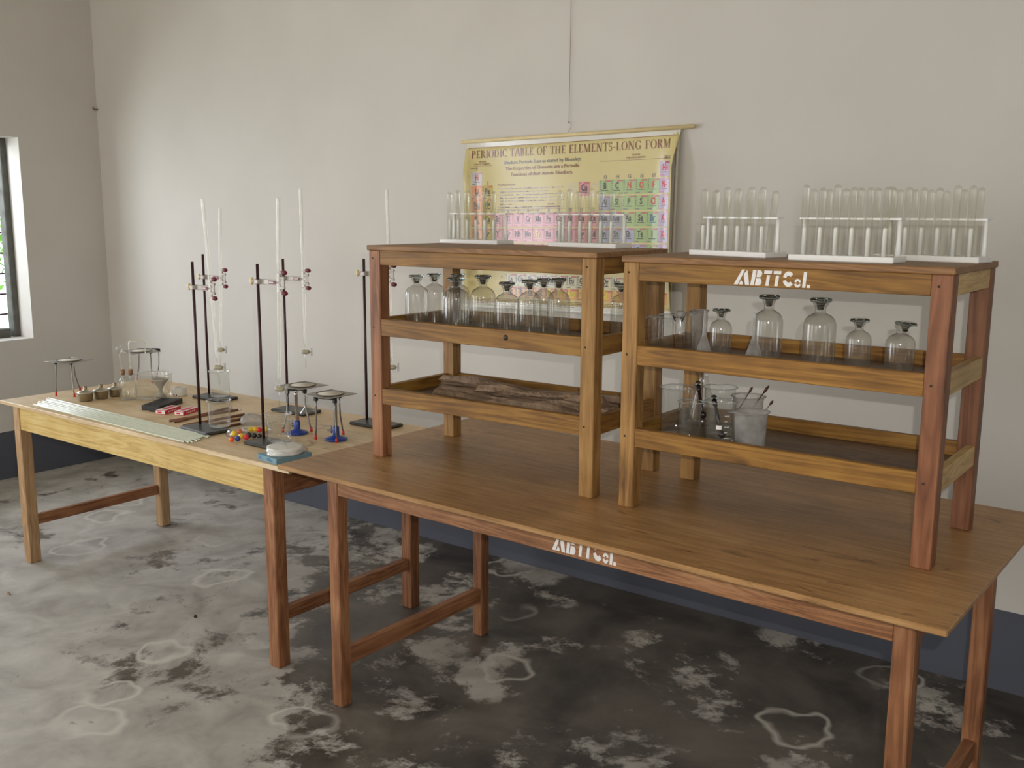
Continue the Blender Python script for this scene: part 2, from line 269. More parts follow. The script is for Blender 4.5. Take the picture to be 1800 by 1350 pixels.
# ------------------------------------------------------------------ mesh builder
class MB:
    def __init__(s): s.v = []; s.f = []; s.mi = []; s.sm = []
    def add(s, vs, fs, mi=0, sm=False, M=None):
        o = len(s.v)
        for v in vs:
            v = Vector(v); s.v.append(tuple(M @ v) if M is not None else tuple(v))
        for f in fs: s.f.append([i+o for i in f]); s.mi.append(mi); s.sm.append(sm)
        return s
    def box(s, x0, x1, y0, y1, z0, z1, mi=0, M=None, bev=0.0):
        if bev <= 0:
            vs = [(x, y, z) for z in (z0, z1) for y in (y0, y1) for x in (x0, x1)]
            fs = [(0, 2, 3, 1), (4, 5, 7, 6), (0, 1, 5, 4), (2, 6, 7, 3), (0, 4, 6, 2), (1, 3, 7, 5)]
            return s.add(vs, fs, mi, False, M)
        # bevelled box: 24 vertices
        X = (x0, x1); Y = (y0, y1); Z = (z0, z1); b = min(bev, (x1-x0)/2.2, (y1-y0)/2.2, (z1-z0)/2.2)
        vs = []; idx = {}
        for i in (0, 1):
            for j in (0, 1):
                for k in (0, 1):
                    sx = b if i == 0 else -b; sy = b if j == 0 else -b; sz = b if k == 0 else -b
                    for a, p in enumerate(((X[i], Y[j]+sy, Z[k]+sz), (X[i]+sx, Y[j], Z[k]+sz), (X[i]+sx, Y[j]+sy, Z[k]))):
                        idx[i, j, k, a] = len(vs); vs.append(p)
        q = lambda *c: idx[c]
        fs = [(q(0,0,0,0), q(0,0,1,0), q(0,1,1,0), q(0,1,0,0)), (q(1,0,0,0), q(1,1,0,0), q(1,1,1,0), q(1,0,1,0)),
              (q(0,0,0,1), q(1,0,0,1), q(1,0,1,1), q(0,0,1,1)), (q(0,1,0,1), q(0,1,1,1), q(1,1,1,1), q(1,1,0,1)),
              (q(0,0,0,2), q(0,1,0,2), q(1,1,0,2), q(1,0,0,2)), (q(0,0,1,2), q(1,0,1,2), q(1,1,1,2), q(0,1,1,2))]
        for i in (0, 1):
            for j in (0, 1):
                fs.append((q(i,j,0,0), q(i,j,0,1), q(i,j,1,1), q(i,j,1,0)))
                fs.append((q(i,0,j,0), q(i,0,j,2), q(i,1,j,2), q(i,1,j,0)))
                fs.append((q(0,i,j,1), q(0,i,j,2), q(1,i,j,2), q(1,i,j,1)))
                for k in (0, 1): fs.append((q(i,j,k,0), q(i,j,k,1), q(i,j,k,2)))
        return s.add(vs, fs, mi, False, M)
    def lathe(s, prof, c=(0, 0, 0), n=24, mi=0, M=None, capb=False, capt=False, a0=0.0, sm=True):
        vs = []; fs = []
        for r, z in prof:
            for i in range(n):
                a = 2*PI*i/n+a0; vs.append((c[0]+r*math.cos(a), c[1]+r*math.sin(a), c[2]+z))
        for j in range(len(prof)-1):
            for i in range(n):
                k = (i+1) % n; fs.append((j*n+i, j*n+k, (j+1)*n+k, (j+1)*n+i))
        if capb: fs.append(tuple(range(n))[::-1])
        if capt: fs.append(tuple(range((len(prof)-1)*n, len(prof)*n)))
        return s.add(vs, fs, mi, sm, M)
    def tube(s, pts, r, n=10, mi=0, cap=True, M=None, sm=True):
        pts = [Vector(p) for p in pts]; rs = r if isinstance(r, (list, tuple)) else [r]*len(pts)
        vs = []; fs = []; prev = None
        for i, p in enumerate(pts):
            t = (pts[min(i+1, len(pts)-1)]-pts[max(i-1, 0)]).normalized()
            if prev is None:
                a = Vector((0, 0, 1)) if abs(t.z) < 0.9 else Vector((1, 0, 0)); x = t.cross(a).normalized()
            else: x = (prev-t*prev.dot(t)).normalized()
            prev = x; y = t.cross(x)
            for k in range(n):
                a = 2*PI*k/n; vs.append(tuple(p+(x*math.cos(a)+y*math.sin(a))*rs[i]))
        for j in range(len(pts)-1):
            for i in range(n):
                k = (i+1) % n; fs.append((j*n+i, j*n+k, (j+1)*n+k, (j+1)*n+i))
        if cap: fs.append(tuple(range(n))[::-1]); fs.append(tuple(range((len(pts)-1)*n, len(pts)*n)))
        return s.add(vs, fs, mi, sm, M)
    def sphere(s, c, r, n=14, mi=0, M=None, sz=1.0):
        prof = [(max(1e-5, r*math.sin(PI*j/(n//2))), -r*sz*math.cos(PI*j/(n//2))) for j in range(n//2+1)]
        return s.lathe(prof, c, n, mi, M)
    def poly(s, pts, t, mi=0, M=None):
        "flat polygon in the local xz plane given as (x, z), thickness t towards -y"
        n = len(pts); vs = [(x, 0, z) for x, z in pts]+[(x, -t, z) for x, z in pts]
        fs = [tuple(range(n, 2*n)), tuple(range(n))[::-1]]+[(i, (i+1) % n, n+(i+1) % n, n+i) for i in range(n)]
        return s.add(vs, fs, mi, False, M)
    def build(s, name, mats, parent=None, loc=None):
        me = bpy.data.meshes.new(name); me.from_pydata(s.v, [], s.f)
        if not isinstance(mats, (list, tuple)): mats = [mats]
        for mt in mats: me.materials.append(mt)
        me.polygons.foreach_set('material_index', s.mi); me.polygons.foreach_set('use_smooth', s.sm)
        me.update()
        o = bpy.data.objects.new(name, me); sc.collection.objects.link(o)
        if parent is not None: o.parent = parent
        if loc is not None: o.location = loc
        return o
def thing(name, label, cat, loc=(0, 0, 0), rotz=0.0, group=None):
    o = bpy.data.objects.new(name, None); sc.collection.objects.link(o); o.empty_display_size = 0.05
    o.location = loc; o.rotation_euler = (0, 0, rotz); o['label'] = label; o['category'] = cat
    if group: o['group'] = group
    return o
def tag(o, label, cat, group=None):
    o['label'] = label; o['category'] = cat
    if group: o['group'] = group
    return o
def dup(root, loc, rot, label, group=None):
    r = root.copy(); sc.collection.objects.link(r); r.location = loc; r.rotation_euler = rot; r['label'] = label
    if group: r['group'] = group
    for ch in list(root.children):
        c = ch.copy(); sc.collection.objects.link(c); c.parent = r
        for g in list(ch.children):
            d = g.copy(); sc.collection.objects.link(d); d.parent = c
    return r
def struct(name, mb, mt):
    o = mb.build(name, mt); o['kind'] = 'structure'; return o

# ------------------------------------------------------------------ room
XL = -5.5066; XR = 2.5; YF = -6.1; HC = 3.3; T = 0.25
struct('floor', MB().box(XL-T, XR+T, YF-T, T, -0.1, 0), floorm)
struct('ceiling', MB().box(XL-T, XR+T, YF-T, T, HC, HC+0.1), ceilm)
struct('wall_back', MB().box(XL-T, XR+T, 0, T, 0, HC), wallm)
def wall_with_holes(name, axis, a0, a1, b0, b1, holes):
    "axis 'x': wall plane normal x between x=b0..b1, runs y=a0..a1; holes (s0,s1,z0,z1)"
    mb = MB(); cur = a0
    def bx(s0, s1, z0, z1):
        if axis == 'x': mb.box(b0, b1, s0, s1, z0, z1)
        else: mb.box(s0, s1, b0, b1, z0, z1)
    for s0, s1, z0, z1 in sorted(holes):
        bx(cur, s0, 0, HC); bx(s0, s1, 0, z0) if z0 > 0 else None; bx(s0, s1, z1, HC); cur = s1
    bx(cur, a1, 0, HC); struct(name, mb, wallm)
WZ0, WZ1, WY = 0.779, 1.889, -0.4769
wall_with_holes('wall_left', 'x', YF, 0, XL-T, XL, [(-1.85, WY, WZ0, WZ1), (-4.75, -3.05, 0.45, 2.2)])
wall_with_holes('wall_front', 'y', XL, XR, YF-T, YF, [(-4.95, -3.45, 0.5, 2.3), (-1.95, -0.45, 0.9, 2.3)])
wall_with_holes('wall_right', 'x', YF, 0, XR, XR+T, [(-4.35, -2.85, 0.9, 2.2)])
# the barred window in the left wall
fx0, fx1 = XL-0.205, XL-0.14
mb = MB(); y0, y1 = -1.85, WY
mb.box(fx0, fx1, y1-0.035, y1+0.002, WZ0, WZ1, bev=0.004); mb.box(fx0, fx1, y0-0.002, y0+0.055, WZ0, WZ1, bev=0.004)
mb.box(fx0, fx1, y0+.055, y1-.055, WZ1-0.055, WZ1, bev=0.004); mb.box(fx0, fx1, y0+.055, y1-.055, WZ0, WZ0+0.05, bev=0.004)
win = mb.build('window_1', framem); win['kind'] = 'structure'
k = 0; z = WZ0+0.13
while z < WZ1-0.08:
    MB().tube([(XL-0.175, y0+.05, z), (XL-0.175, y1-.05, z)], 0.005, 8).build('window_bar', barm, win); z += 0.115
for yy in (-0.82, -1.17, -1.52):
    MB().box(XL-0.185, XL-0.165, yy-.012, yy+.012, WZ0+.05, WZ1-.05).build('window_bar', barm, win)
# little rusty hook high in the corner
hk = MB(); X = ony(171, 193, -0.004); hk.tube([X+Vector((0, 0.004, 0)), X+Vector((0, -0.02, 0)), X+Vector((0.004, -0.028, 0.012))], 0.004, 8)
tag(hk.build('wall_hook', wirem), 'small rusty hook in the room corner high above the left table', 'hook')
# outside the window
gr = MB(); gr.box(-16, XL-T-0.01, -9, 12, -0.6, -0.5)
grass = plain('outdoor_grass', (0.10, 0.22, 0.05), 0.9, var=0.3, scale=3)
struct('ground', gr, grass)
leafm = plain('leaf', (0.36, 0.62, 0.16), 0.6, var=0.3, scale=3); barkm = plain('bark', (0.12, 0.09, 0.06), 0.9, var=0.3, scale=20)
def bush(x, y, h, r, n, label):
    t = thing('leafy_tree', label, 'tree', (x, y, -0.5), 0, 'trees beyond the barred window')
    MB().tube([(0, 0, 0), (0.05, 0.02, h*.4), (-.03, .05, h*.85)], [0.09, 0.07, 0.03], 10).build('trunk', barkm, t)
    lf = MB()
    for i in range(n):
        d = Vector((random.gauss(0, 1), random.gauss(0, 1), random.gauss(0, 1))).normalized()*r*random.uniform(.3, 1)**.5
        c = Vector((d.x, d.y, h*.62+d.z*1.0)); a = Vector((random.gauss(0, 1), random.gauss(0, 1), random.gauss(0, .6))).normalized()
        b_ = a.cross(Vector((random.gauss(0, 1), random.gauss(0, 1), random.gauss(0, 1)))).normalized(); s_ = random.uniform(.08, .16)
        lf.add([c-a*s_, c+b_*s_*.4-a*s_*.1, c+a*s_, c-b_*s_*.4-a*s_*.1], [(0, 1, 2, 3)])
    lf.build('foliage', leafm, t)
bush(-11.5, 3.6, 3.6, 1.7, 1500, 'leafy green tree seen brightly through the barred window')
bush(-16.5, 9.2, 4.4, 2.2, 1200, 'taller green tree further off beyond the barred window')

# ------------------------------------------------------------------ tables
AZ = 0.7036; BZ = 0.76
def leg(mb_t, parent, u, v, z1, mt, bev=0.003):
    o = MB().box(0, mb_t, 0, mb_t, 0, z1, bev=bev).build('leg', mt, parent, (u, v, 0)); return o
tA = thing('work_table', 'pale wooden table covered with glassware, retort stands and tripods', 'table', (-4.1822, -1.3175, 0), R(-0.141), 'wooden work tables')
AW, AD, AL, AI, AJ = 1.8062, 0.7252, 0.049, 0.0675, 0.0184
tt = MB(); tt.box(0, AW+0.035, 0, AD, AZ-0.016, AZ, bev=0.002); tt.build('table_top', topA, tA)
leg(AL, tA, AI, AJ, AZ-0.016, paleleg[2]); leg(AL, tA, AI, AD-AJ-AL, AZ-0.016, paleleg[2])
leg(AL, tA, AW-AI-AL, AJ, AZ-0.016, legw[2]); leg(AL, tA, AW-AI-AL, AD-AJ-AL, AZ-0.016, legw[2])
za, zb = 0.587, AZ-0.016
MB().box(0, AW-2*AI-2*AL, 0, 0.022, 0, zb-za, bev=0.002).build('apron', yellow, tA, (AI+AL, AJ+0.004, za))['label'] = 'yellow front apron'
MB().box(0, AW-2*AI-2*AL, 0, 0.022, 0, zb-za, bev=0.002).build('apron', legw[0], tA, (AI+AL, AD-AJ-0.026, za))
MB().box(0, 0.022, 0, AD-2*AJ-2*AL, 0, zb-za, bev=0.002).build('apron', legw[1], tA, (AI+0.004, AJ+AL, za))
MB().box(0, 0.022, 0, AD-2*AJ-2*AL, 0, zb-za, bev=0.002).build('apron', legw[1], tA, (AW-AI-0.026, AJ+AL, za))
MB().box(0, 0.022, 0, AD-2*AJ-2*AL, 0, 0.045, bev=0.002).build('stretcher', legw[1], tA, (AI+0.014, AJ+AL, 0.16))
MB().box(0, 0.03, 0, AD-2*AJ-2*AL, 0, 0.043, bev=0.002).build('stretcher', legw[1], tA, (AW-AI-0.04, AJ+AL, 0.155))

def arcpoly(cx, cz, ro, ri, a0, a1, n=8, sx=1.0):
    P = [(cx+sx*ro*math.cos(R(a0+(a1-a0)*i/n)), cz+ro*math.sin(R(a0+(a1-a0)*i/n))) for i in range(n+1)]
    return P+[(cx+sx*ri*math.cos(R(a1+(a0-a1)*i/n)), cz+ri*math.sin(R(a1+(a0-a1)*i/n))) for i in range(n+1)]
STENCIL = [  # outlines of the stencilled letters, in units of the capital height
    [(0.00, 0), (0.30, 0), (0.80, 1), (0.58, 1)], [(0.38, 0), (0.66, 0), (0.66, .14), (0.52, .30)], [(0.84, 0), (1.14, 0), (0.98, .98), (0.72, .72), (.74, .45)],
    [(1.22, 0), (1.48, 0), (1.64, 1), (1.38, 1)], [(1.55, 0), (1.86, 0), (1.98, .08), (2.03, .20), (2.02, .34), (1.94, .46), (1.62, .46)], [(1.64, .54), (1.92, .54), (2.02, .64), (2.06, .80), (2.0, .94), (1.90, 1), (1.71, 1)],
    [(2.18, .78), (2.72, .78), (2.76, 1), (2.20, 1)], [(2.30, 0), (2.54, 0), (2.62, .70), (2.40, .70)],
    [(2.86, .78), (3.38, .78), (3.42, 1), (2.88, 1)], [(2.94, 0), (3.18, 0), (3.26, .70), (3.04, .70)],
    arcpoly(3.92, .50, .50, .22, 40, 165, 8, .80), arcpoly(3.92, .50, .50, .22, 195, 320, 8, .80),
    arcpoly(4.56, .27, .28, .12, 15, 165, 8, .85), arcpoly(4.56, .27, .28, .12, 195, 345, 8, .85),
    [(4.88, 0), (5.10, 0), (5.18, 1), (4.96, 1)], [(5.20, 0), (5.42, 0), (5.42, .19), (5.20, .19)]]
def stencil(parent, x, y, z, cap, width):
    mb = MB(); s_ = width/5.42
    for P in STENCIL:
        mb.poly([(q[0]*s_, q[1]*cap) for q in P], 0.0006)
    return mb.build('stencil_lettering', paint, parent, (x, y, z))

tB = thing('work_table', 'brown wooden table carrying the two shelf units, with white stencilled letters on its apron', 'table', (-2.2452, -1.4458, 0), R(-1.172), 'wooden work tables')
BW, BD, BL, BI, BJ, BI2 = 1.8736, 0.8866, 0.0425, 0.1139, 0.0901, 0.0767
tt = MB(); tt.box(0, BW, 0, BD, BZ-0.014, BZ, bev=0.003); tt.build('table_top', topB, tB)
for u in (BI, BW-BI2-BL):
    for v in (BJ, BD-BJ-BL): leg(BL, tB, u, v, BZ-0.014, legw[2])
za, zb = 0.672, BZ-0.014; AWd = BW-BI-BI2-2*BL
apB = MB().box(0, AWd, 0, 0.022, 0, zb-za, bev=0.002).build('apron', apronB, tB, (BI+BL, BJ+0.003, za))
MB().box(0, AWd, 0, 0.022, 0, zb-za, bev=0.002).build('apron', apronB, tB, (BI+BL, BD-BJ-0.025, za))
for u in (BI+0.003, BW-BI2-0.025): MB().box(0, 0.022, 0, BD-2*BJ-2*BL, 0, zb-za, bev=0.002).build('apron', legw[1], tB, (u, BJ+BL, za))
for u in (BI+0.008, BW-BI2-BL+0.006): MB().box(0, 0.028, 0, BD-2*BJ-2*BL, 0, 0.052, bev=0.002).build('stretcher', legw[1], tB, (u, BJ+BL, 0.127))
stencil(apB, 0.944-BI-BL-0.01, 0.0, 0.008, 0.046, 0.185)

# ------------------------------------------------------------------ shelf units
S1 = dict(x=-2.1025, y=-1.1933, a=R(1.351), w=0.7807, d=0.3837, h=0.6385, l=0.0423, r=0.5808, m1=0.4222, m0=0.3716, b1=0.2131, b0=0.164)
S2 = dict(x=-1.238, y=-1.1823, a=R(-0.307), w=0.7601, d=0.3769, h=0.6329, l=0.042, r=0.5734, m1=0.4149, m0=0.366, b1=0.2066, b0=0.1594)
def shelf(S, label, fl, fr, bl, br, sidem):
    t = thing('shelf_unit', label, 'shelf', (S['x'], S['y'], BZ), S['a'], 'open wooden shelf units')
    l, w_, d = S['l'], S['w'], S['d']; th = 0.015
    for u, v, mt in ((0, 0, fl), (w_-l, 0, fr), (0, d-l, bl), (w_-l, d-l, br)):
        lg = MB().box(0, l, 0, l, 0, S['h']-th, bev=0.002).build('leg', mt[2], t, (u, v, 0))
        if v == 0:
            for zz in (S['r']+0.02, S['m0']+0.025, S['b0']+0.025):
                MB().lathe([(0.0028, -0.001), (0.0028, 0.0008)], (0, 0, 0), 10, capt=True, capb=True, M=Matrix.Translation((l*.35, 0, zz)) @ Matrix.Rotation(R(90), 4, 'X')).build('nail', screw, lg)
    MB().box(-0.004, w_+0.004, -0.006, d+0.004, 0, th, bev=0.002).build('shelf_top', shelft[0], t, (0, 0, S['h']-th))
    fr_rail = None
    for z0, z1 in ((S['r'], S['h']-th), (S['m0'], S['m1']), (S['b0'], S['b1'])):
        o = MB().box(0, w_-2*l, 0, 0.02, 0, z1-z0, bev=0.0015).build('front_rail', rail[0], t, (l, 0.002, z0))
        if fr_rail is None: fr_rail = o
        MB().box(0, w_-2*l, 0, 0.02, 0, z1-z0, bev=0.0015).build('back_rail', rail[0], t, (l, d-0.022, z0))
        for u in (0.002, w_-0.022): MB().box(0, 0.02, 0, d-2*l, 0, z1-z0, bev=0.0015).build('side_rail', (sidem if u > .1 else rail)[1], t, (u, l, z0))
    for z1 in (S['m1'], S['b1']):
        MB().box(0.022, w_-0.022, 0.022, d-0.022, -0.008, 0, bev=0.0).build('tray_board', board[0], t, (0, 0, z1-0.034))
    return t, fr_rail
paleside = W3('pale_rail_wood', (0.30, 0.18, 0.07), (0.48, 0.32, 0.13), (0.60, 0.44, 0.22), blotch=0.5)
sh1, r1 = shelf(S1, 'open three-tier wooden shelf unit without lettering, standing nearer the window', legw, postw, postw, postw, rail)
sh2, r2 = shelf(S2, 'open three-tier wooden shelf unit with white stencilled letters on its top rail', postw, redpost, postw, redpost, paleside)
stencil(r2, 0.290-S2['l'], 0.0, 0.004, 0.034, 0.178)
# a round knot in the middle rail of the first unit
kn = MB().lathe([(0.008, -0.001), (0.008, 0.0004)], (0, 0, 0), 16, capt=True, capb=True, M=Matrix.Translation((0.50, 0.0018, 0.402)) @ Matrix.Rotation(R(90), 4, 'X'))
kn.build('wood_knot', screw, sh1)
def world(S, u, v, z): return Vector((S['x']+u*math.cos(S['a'])-v*math.sin(S['a']), S['y']+u*math.sin(S['a'])+v*math.cos(S['a']), BZ+z))
def at_v(S, px, v, z):
    "point of the shelf board at depth v that the photo shows in column px"
    lo, hi = -0.1, 1.0
    for _ in range(40):
        u = (lo+hi)/2; d = world(S, u, v, z)-CAM
        if 900+FPX*d.dot(_r)/d.dot(_f) < px: lo = u
        else: hi = u
    return world(S, lo, v, z)

# ------------------------------------------------------------------ test tube racks
def tube_profile(r, h):
    pr = [(r+0.0012, 0), (r, 0.0015)]+[(r, h-r)]+[(r*math.cos(R(a)), h-r+r*math.sin(R(a))) for a in (15, 30, 45, 60, 75, 88)]
    return pr
def one_tube(r=0.0078, h=0.15):
    return MB().lathe(tube_profile(r, h), n=18)
tube0 = one_tube().build('test_tube', g_tube); used = [False]
def place_tube(M, label, group):
    if not used[0]: o = tube0; used[0] = True
    else: o = tube0.copy(); sc.collection.objects.link(o)
    o.matrix_world = M; tag(o, label, 'test tube', group)
rack0 = None; NUM = ['first', 'second', 'third', 'fourth', 'fifth', 'sixth']
def make_rack(w_=0.236, d=0.085):
    t = thing('test_tube_rack', '', 'rack')
    MB().box(0, w_, 0, d, 0, 0.013, bev=0.0015).build('base', white_pl, t)
    top = MB(); v0, v1 = 0.044, 0.074; hr = 0.0095; us = [0.028+i*(w_-0.056)/5 for i in range(6)]
    # plate with six round holes, built as rings of quads
    zt = 0.091; th = 0.004
    edges = [0.004]+[(us[i]+us[i+1])/2 for i in range(5)]+[w_-0.004]
    for i, u in enumerate(us):
        n = 24; e0, e1 = edges[i], edges[i+1]; vc = (v0+v1)/2; outer = []; inner = []
        for k in range(n):
            a = 2*PI*k/n; c, s_ = math.cos(a), math.sin(a)
            tx = ((e1-u) if c > 0 else (u-e0))/max(abs(c), 1e-6); ty = ((v1-v0)/2)/max(abs(s_), 1e-6); q = min(tx, ty)
            outer.append((u+c*q, vc+s_*q)); inner.append((u+c*hr, vc+s_*hr))
        vs = [(x, y, zt+th) for x, y in outer]+[(x, y, zt+th) for x, y in inner]+[(x, y, zt) for x, y in outer]+[(x, y, zt) for x, y in inner]
        fs = []
        for k in range(n):
            j = (k+1) % n; fs += [(k, j, n+j, n+k), (2*n+j, 2*n+k, 3*n+k, 3*n+j), (k, 2*n+k, 2*n+j, j), (n+k, n+j, 3*n+j, 3*n+k)]
        top.add(vs, fs)
    top.build('top_plate', white_pl, t)
    for u in (0.011, w_-0.011):
        MB().lathe([(0.0068, 0), (0.0055, .02), (0.0045, .05), (0.005, .079)], (0, 0, 0), 14, capt=True, capb=True).build('post', white_pl, t, (u, 0.059, 0.012))
    for u in us:
        MB().lathe([(0.005, 0), (0.0048, .056), (0.0045, .06), (0.003, .0625)], (0, 0, 0), 14, capt=True, capb=True).build('drying_peg', white_pl, t, (u, 0.020, 0.012))
    return t, us
rack0, rus = make_rack()
def rack(first, pa, pb, z, name, lean_idx):
    A = onz(*pa, z); B = onz(*pb, z); dv = B-A; ang = math.atan2(dv.y, dv.x)
    w_ = dv.length
    lab = f'white plastic test tube rack, {name}'
    grp = 'white racks of upturned test tubes'
    mid = (A+B)/2; c = Vector((math.cos(ang), math.sin(ang), 0)); O = mid-c*0.118
    if first: r = rack0; r.location = O; r.rotation_euler = (0, 0, ang); r['label'] = lab; r['group'] = grp
    else: r = dup(rack0, O, (0, 0, ang), lab, grp)
    RM = Matrix.Translation(O) @ Matrix.Rotation(ang, 4, 'Z')
    for i, u in enumerate(rus):
        hs = 1+random.uniform(-.02, .03)
        lx, ly = random.uniform(-1.2, 1.2), random.uniform(-1, 1)
        place_tube(RM @ Matrix.Translation((u, 0.020, 0.0135)) @ Matrix.Rotation(R(lx), 4, 'Y') @ Matrix.Rotation(R(ly), 4, 'X') @ Matrix.Scale(hs, 4, (0, 0, 1)),
                   f'upturned test tube on the {NUM[i]} front peg of the {name.split(",")[0]}', 'test tubes in the racks')
    for i, u in enumerate(rus):
        a = random.uniform(-1.5, 1.5)+(lean_idx.get(i, 0))
        hs = 0.97+random.uniform(-.03, .02)
        # lean about the hole so that the tube still passes through it
        P = RM @ Matrix.Translation((u, 0.059, 0.093)) @ Matrix.Rotation(R(a), 4, 'Y') @ Matrix.Rotation(R(random.uniform(-2, 2)), 4, 'X') @ Matrix.Translation((0, 0, -0.0785)) @ Matrix.Scale(hs, 4, (0, 0, 1))
        place_tube(P, f'test tube in the {NUM[i]} rear hole of the {name.split(",")[0]}', 'test tubes in the racks')
Z1 = BZ+S1['h']; Z2 = BZ+S2['h']
rack(True, (774, 427), (872, 430), Z1, 'leftmost rack, on the plain shelf unit', {5: 4})
rack(False, (960, 433), (1085, 437), Z1, 'second rack from left, in front of the chart', {0: 5, 3: -4, 5: 4})
rack(False, (1197.5, 447), (1360, 454.7), Z2, 'middle rack, just right of the chart', {1: 5, 5: 6})
rack(False, (1386, 457), (1568, 463.6), Z2, 'fourth rack from left, overlapping the rightmost one', {2: 4})
rack(False, (1543, 456.5), (1709, 462.8), Z2, 'rightmost rack, on the lettered shelf unit', {4: 2})

# ------------------------------------------------------------------ reagent bottles
def bottle_prof(r, h, dia=1.0):
    hb = h*0.615; rn = r*0.33
    p = [(0.001, 0.004), (r*.86, 0.002), (r*.97, 0.001), (r, 0.006), (r, hb)]
    for a in (12, 25, 38, 50, 62, 74): p.append((rn*1.0+(r-rn)*math.cos(R(a))**0.9, hb+(h*0.165)*math.sin(R(a))))
    p += [(rn*1.02, h*0.80), (rn, h*0.83), (rn*1.05, h*0.875), (rn*1.35, h*0.905), (rn*1.5, h*0.915), (rn*1.45, h*0.925), (rn*1.05, h*0.927), (rn*.88, h*.92)]
    return p
def bottle(X, r, h, label, group, disc=0.68, mat=g_bottle, tilt=0):
    t = thing('reagent_bottle', label, 'bottle', X, 0, group)
    MB().lathe(bottle_prof(r, h), n=40).build('bottle_body', mat, t)
    rd = r*disc; rn = r*.33
    st = MB(); st.lathe([(rn*.55, h*.84), (rn*.86, h*.915), (rn*.9, h*.935), (rd*.8, h*.937), (rd*.95, h*.944), (rd, h*.958), (rd*.98, h*.982), (rd*.85, h*.995), (rd*.4, h), (0.001, h)], n=32, capb=True)
    o = st.build('stopper', g_stop, t)
    if tilt: o.rotation_euler = (0, R(tilt), 0)
    return t
def shelf_bottle(S, z, px, v, wpx, topy, label, group, **k):
    X = at_v(S, px, v, z); r = wpx*mpp(X)/2; h = hgt(X, topy); return bottle(X, r, h, label, group, **k)
zm1 = S1['m1']-0.0335; zb1 = S1['b1']-0.0335; zm2 = S2['m1']-0.0335; zb2 = S2['b1']-0.0335
G1 = 'stoppered glass bottles on the plain shelf unit'
for px, v, wp, ty, lab in ((733, .14, 41, 482.5, 'empty stoppered bottle, leftmost on the plain shelf unit'),
        (764, .205, 38, 480, 'empty stoppered bottle set back between first and third bottles'),
        (802, .09, 47, 487, 'wide stoppered bottle standing in front of another bottle, nearest the shelf leg behind'),
        (805, .24, 40, 480.5, 'empty bottle half hidden directly behind the wide third bottle'),
        (849, .13, 44, 483, 'empty stoppered bottle standing alone just left of the bottle row before the chart'),
        (891, .085, 43, 495, 'shortest looking front bottle, first of the group before the chart'),
        (930.5, .11, 42, 491, 'stoppered bottle second in the group before the chart'),
        (955, .22, 37, 489, 'bottle tucked back between two front bottles before the chart'),
        (981, .15, 40, 488.5, 'stoppered bottle rightmost of the group before the chart'),
        (1090, .27, 36, 497, 'bottle alone at the end, seen past the shelf leg')):
    shelf_bottle(S1, zm1, px, v, wp, ty, lab, G1)
G2 = 'stoppered glass bottles on the lettered shelf unit'
for px, v, wp, ty, dc, tl, lab in ((1264.6, .075, 38, 542, .82, 0, 'small stoppered bottle beside the taller upturned funnel'),
        (1346.5, .075, 50, 517.5, .72, 0, 'tall stoppered bottle with an upturned funnel at its foot'),
        (1436, .085, 56, 523, .66, 0, 'tallest wide stoppered bottle, in the middle of the lettered unit'),
        (1505, .085, 43, 559.5, .78, 0, 'small clear stoppered bottle between the tall one and the squat one'),
        (1578, .085, 49, 565, .76, 4, 'squat stoppered bottle nearest the lettered unit\'s end leg')):
    shelf_bottle(S2, zm2, px, v, wp, ty, lab, G2, disc=dc, tilt=tl)

# ------------------------------------------------------------------ beakers and other vessels
def beaker(X, r, h, label, mat=g_clear, spout_dir=None, group='glass beakers', name='beaker', taper=1.0, rimm=None, marks=False, cat='beaker'):
    t = thing(name, label, cat, X, 0, group)
    sp = R(200) if spout_dir is None else spout_dir
    prof = [(0.001, .003), (r*.9*taper, 0.002), (r*.97*taper, .004), (r*taper, r*.12)]+[(r*taper+(r-r*taper)*k/6, r*.12+(h*.93-r*.12)*k/6) for k in range(1, 7)]+[(r*1.02, h*.965), (r*1.10, h*.995), (r*1.12, h)]
    mb = MB(); n = 40; mb.lathe(prof, n=n)
    # pull a pouring lip out of the rim
    for i, (x, y, z) in enumerate(mb.v):
        if z > h*.93:
            a = math.atan2(y, x); d = math.atan2(math.sin(a-sp), math.cos(a-sp)); k = math.exp(-(d/.22)**2)*(z-h*.93)/(h*.07)
            mb.v[i] = (x*(1+.22*k), y*(1+.22*k), z-.004*k)
    mb.build('beaker_wall', mat, t)
    rim = MB(); pts = []
    for k in range(n+1):
        a = 2*PI*k/n; d = math.atan2(math.sin(a-sp), math.cos(a-sp)); q = r*1.12*(1+.22*math.exp(-(d/.22)**2)); pts.append((q*math.cos(a), q*math.sin(a), h-.004*math.exp(-(d/.22)**2)))
    rim.tube(pts, 0.0013, 6, cap=False); rim.build('rim', rimm or g_rim, t)
    if marks:
        mk = MB(); a0 = math.atan2(CAM.y-X[1], CAM.x-X[0])+.25
        for j in range(5):
            z = h*(.25+.12*j); w_ = .35 if j % 2 == 0 else .2
            vs = []; 
            for q in range(5):
                a = a0+w_*(q/4); vs += [((r*.999+.0006)*math.cos(a), (r*.999+.0006)*math.sin(a), z), ((r*.999+.0006)*math.cos(a), (r*.999+.0006)*math.sin(a), z+.0013)]
            mk.add(vs, [(2*q, 2*q+2, 2*q+3, 2*q+1) for q in range(4)])
        mk.build('graduation_marks', paint, t)
    return t
GB = 'beakers at the end of the lettered unit'
def on_s2(px, v, wpx, topy, label, z=zb2, **k):
    X = at_v(S2, px, v, z); r = wpx*mpp(X)/2/1.1; return beaker(X, r, hgt(X, topy), label, group=GB, **k), X
on_s2(1188, .14, 60, 680, 'large glass beaker nearest the corner leg on the lowest tray', spout_dir=R(160))
